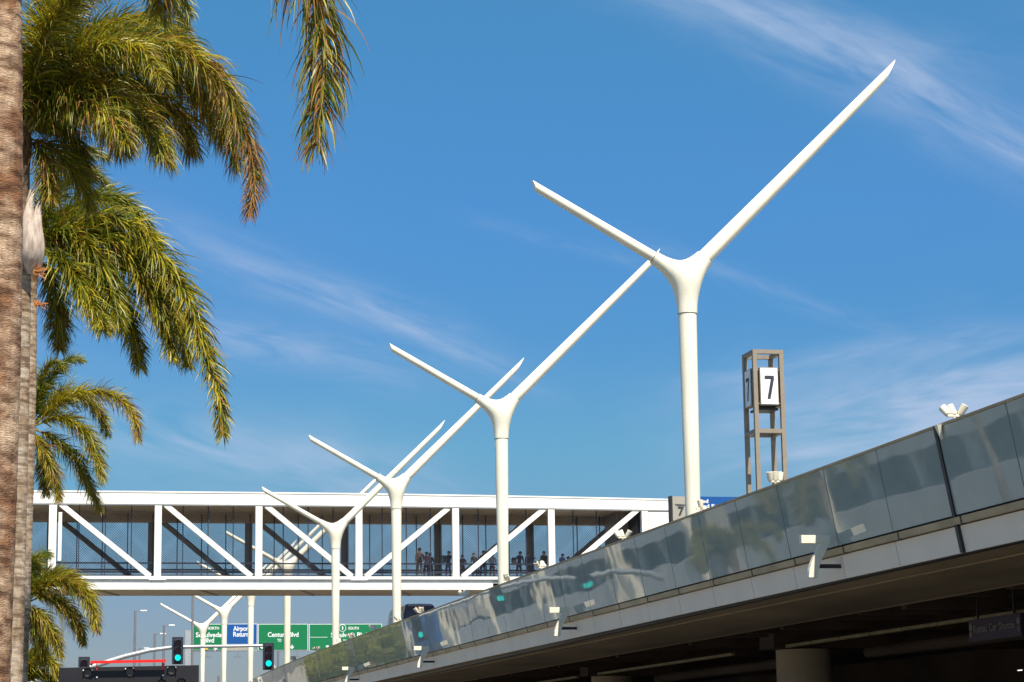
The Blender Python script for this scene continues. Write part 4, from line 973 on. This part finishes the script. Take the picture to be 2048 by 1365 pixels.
# second palm: the big crown
b2, h2 = at(26,1365,43.0), at(42,330,43.0); b2.z = G
p2 = palm('second palm with a grey ringed trunk and the large green crown', b2, h2, .18, .165, m_bark2, 43.0, [
    (((55,235),(150,140),(260,95),(360,105),(440,165),(485,260),(508,350),(500,425)), -1.2, dict(nl=300, ll=.95, brown=.08, browntip=.85, yell=.62, droop=1.4)),
    (((55,235),(150,110),(270,75),(370,110),(430,190),(455,270),(470,330)), .5, dict(nl=300, ll=1.25, brown=.12, browntip=.3, droop=1.8)),
    (((55,235),(140,190),(230,175),(310,205),(360,240),(385,300)), .8, dict(nl=300, ll=1.25, brown=.2, browntip=.3, droop=1.8)),
    (((55,235),(110,130),(190,60),(280,40),(350,60),(395,110)), 1.5, dict(nl=260, ll=.85, brown=.05, yell=.65)),
    (((55,235),(90,100),(140,0),(210,-60),(290,-70),(350,-30),(380,30)), 1.0, dict(nl=280, ll=.85, brown=.05, yell=.6)),
    (((55,235),(80,90),(110,-20),(150,-100),(200,-130)), -1.5, dict(nl=240, ll=.85, yell=.6)),
    (((55,235),(100,170),(160,110),(230,90),(290,110),(330,170)), -2.2, dict(nl=250, ll=.8, yell=.55)),
    (((55,235),(70,150),(100,60),(150,-10),(210,-20)), -2.6, dict(nl=240, ll=.8, yell=.55)),
    (((55,245),(120,200),(200,190),(270,230),(310,270),(330,320)), -1.4, dict(nl=280, ll=1.15, brown=.25, yell=.5, droop=1.7)),
    (((55,235),(120,150),(220,120),(320,140),(400,200),(440,280)), 1.2, dict(nl=300, ll=1.2, brown=.12, yell=.6, droop=1.8)),
    (((55,245),(90,190),(140,180),(190,200),(225,245),(245,300)), .4, dict(nl=260, ll=1.1, brown=.3, yell=.4, droop=1.7)),
    (((55,235),(100,60),(170,-30),(250,-60),(330,-20),(372,60)), 2.0, dict(nl=240, ll=.85, brown=.05, yell=.65)),
    (((55,245),(110,220),(170,215),(220,240),(255,290)), -2.0, dict(nl=250, ll=1.0, yell=.3, brown=.25, droop=1.6)),
    (((55,262),(95,290),(140,335),(170,380),(182,420)), .6, dict(nl=90, ll=.7, brown=.1, yell=.4, droop=1.0)),
    (((55,262),(75,295),(92,340),(100,400)), -.5, dict(nl=90, ll=.6, brown=.45, yell=.3)),
    (((55,255),(90,250),(130,265),(160,310),(175,360)), .9, dict(nl=200, ll=.6, yell=.2, brown=.25)),
    ], (pi*.55, pi*1.45), 21, ring=.13, nrand=8, leaf=.75, nl=230, mid=at(42,700,43.0))
# spathe and dry flower stalks on the second palm
sp = MB(); o2 = Vector(b2)
for dx, x0, wid in ((0, 58, .15), (1, 76, .10)):
    pth = [at(x0+dx*2, 548, 42.7), at(x0+4, 500, 42.5), at(x0-2, 450, 42.5), at(x0+2, 410, 42.6), at(x0+6, 380+dx*22, 42.7)]
    sp.tube([p-o2 for p in bez(pth, 5)], [.03,.08,.12,.15,.165,.165,.155,.14,.125,.115,.105,.10,.095,.09,.085,.08,.075,.07,.06,.055,.05][:21] if not dx else [.03+.07*math.sin(pi*min(1,k/16)) for k in range(21)], 14, ell=.5)
sp.build('dry_spathe', m_spathe, p2, smooth=True)
rr = random.Random(5)
for k in range(46):
    if k % 23 == 0: sk = MB()
    a = at(70+rr.uniform(-4,4), 545+(k//23)*62+rr.uniform(-5,5), 42.6); d = Vector((rr.uniform(.05,.24), rr.uniform(-.15,.1), rr.uniform(-.14,.08)))
    sk.bar(a-o2, a+d-o2, .012, .012)
    if k % 23 == 22: sk.build('flower_stalk', m_fruit, p2)
# third palm: middle crown, just behind the second
b3, h3 = at(38,1365,52.0), at(62,560,52.0); b3.z = G
palm('third palm whose long fronds droop over the left middle', b3, h3, .15, .14, m_bark2, 52.0, [
    (((70,500),(150,445),(240,440),(310,500),(370,590),(405,690),(438,790),(446,872)), -1.6, dict(nl=300, ll=.95, brown=.04, yell=.55, width=.036, browntip=.1)),
    (((70,500),(140,470),(220,485),(280,550),(325,640),(345,715)), -.6, dict(nl=280, ll=1.0, brown=.06, yell=.5, width=.036)),
    (((70,500),(130,430),(190,395),(250,410),(290,450),(318,490)), .8, dict(nl=220, ll=.8, brown=.03, yell=.3, width=.03)),
    (((70,500),(120,490),(180,520),(230,590),(265,670),(280,735)), .8, dict(nl=260, ll=.9, brown=.08, yell=.45, width=.034)),
    (((70,500),(110,510),(150,550),(190,620),(205,660)), -1.5, dict(nl=220, ll=.9, brown=.06, yell=.45, width=.034)),
    (((70,500),(150,455),(230,470),(300,540),(350,640),(375,730)), 1.4, dict(nl=280, ll=1.0, brown=.06, yell=.5, width=.034)),
    (((70,500),(110,470),(160,480),(200,530),(225,590),(235,650)), -1.0, dict(nl=240, ll=.95, brown=.06, yell=.4, width=.034)),
    (((70,520),(95,540),(110,600),(118,660),(120,700)), .5, dict(nl=180, ll=.75, brown=.15, yell=.3)),
    (((70,480),(105,410),(140,360),(180,345),(215,370)), .8, dict(nl=170, ll=.8, yell=.25)),
    (((70,480),(90,380),(130,320),(180,300),(215,320)), 1.2, dict(nl=150, ll=.75, yell=.3)),
    ], (pi*.55, pi*1.45), 31, nrand=7, leaf=.8, nl=200, mid=at(57,900,52.0))
# fourth palm
b4, h4 = at(28,1365,70.0), at(60,890,70.0); b4.z = G
palm('fourth palm, smaller, with yellowish fronds in front of the bridge end', b4, h4, .15, .13, m_bark2, 70.0, [
    (((70,840),(130,800),(190,785),(240,800),(268,835),(276,880)), -1.0, dict(nl=230, ll=.75, brown=.15, yell=.85, browntip=.3)),
    (((70,840),(95,770),(125,730),(150,718),(165,722)), 1.0, dict(nl=200, ll=.6, yell=.1, brown=.02)),
    (((70,840),(85,760),(105,725),(130,740)), .0, dict(nl=160, ll=.6, yell=.2)),
    (((70,850),(120,835),(165,860),(190,910),(204,960)), -.6, dict(nl=220, ll=.8, brown=.1, yell=.6)),
    (((70,860),(110,880),(150,920),(180,980),(200,1020)), .4, dict(nl=200, ll=.75, brown=.2, yell=.5)),
    (((70,840),(120,790),(160,790),(200,830),(215,870)), 1.2, dict(nl=200, ll=.75, yell=.6)),
    (((70,870),(90,910),(110,960),(118,1000)), -.4, dict(nl=170, ll=.65, brown=.3, yell=.5)),
    (((70,870),(85,900),(90,950),(92,990)), .6, dict(nl=150, ll=.65, brown=.3, yell=.5)),
    ], (pi*.55, pi*1.45), 41, nrand=6, leaf=.7, nl=180)
# fifth palm, low crown
b5, h5 = at(28,1365,86.0), at(52,1235,86.0); b5.z = G
palm('fifth palm with a low olive crown under the bridge end', b5, h5, .15, .14, m_bark2, 86.0, [
    (((55,1205),(95,1170),(135,1165),(168,1185),(186,1225),(192,1260)), -.8, dict(nl=220, ll=.95, brown=.2, yell=.7, width=.035)),
    (((55,1205),(85,1160),(120,1150),(150,1165),(170,1190)), .6, dict(nl=200, ll=.9, brown=.12, yell=.6, width=.035)),
    (((55,1205),(90,1195),(130,1215),(155,1250),(166,1285)), .2, dict(nl=200, ll=.9, brown=.25, yell=.6, width=.035)),
    (((55,1205),(70,1140),(85,1110),(100,1112)), .8, dict(nl=150, ll=.7, brown=.0, yell=.1)),
    (((55,1205),(80,1230),(105,1270),(120,1310)), -.4, dict(nl=170, ll=.8, brown=.25, yell=.6, width=.035)),
    (((55,1205),(60,1150),(66,1120),(75,1115)), -.4, dict(nl=140, ll=.7, yell=.1)),
    (((55,1210),(68,1240),(80,1290),(84,1330)), .4, dict(nl=150, ll=.8, brown=.2, yell=.6, width=.035)),
    ], (pi*.55, pi*1.45), 51, nrand=6, leaf=.8, nl=170)
# sixth palm, only the top of its crown
b6, h6 = at(30,1420,100.0), at(42,1400,100.0); b6.z = G
palm('sixth palm, its arching fronds just above the bottom left corner', b6, h6, .15, .14, m_bark2, 100.0, [
    (((45,1370),(60,1335),(80,1318),(100,1325),(114,1350),(120,1375)), -.5, dict(nl=190, ll=.8, brown=.1, yell=.6, width=.04)),
    (((45,1370),(50,1330),(62,1310),(80,1305),(95,1312)), .5, dict(nl=160, ll=.8, yell=.5, width=.04)),
    (((45,1375),(70,1350),(95,1355),(105,1380)), .2, dict(nl=150, ll=.8, yell=.5, width=.04)),
    ], (pi*.55, pi*1.45), 61, nrand=5, leaf=.8, nl=150)

# lift everything from lens height to the ground
for o in list(bpy.data.objects):
    if o.parent is None: o.location.z += EYE
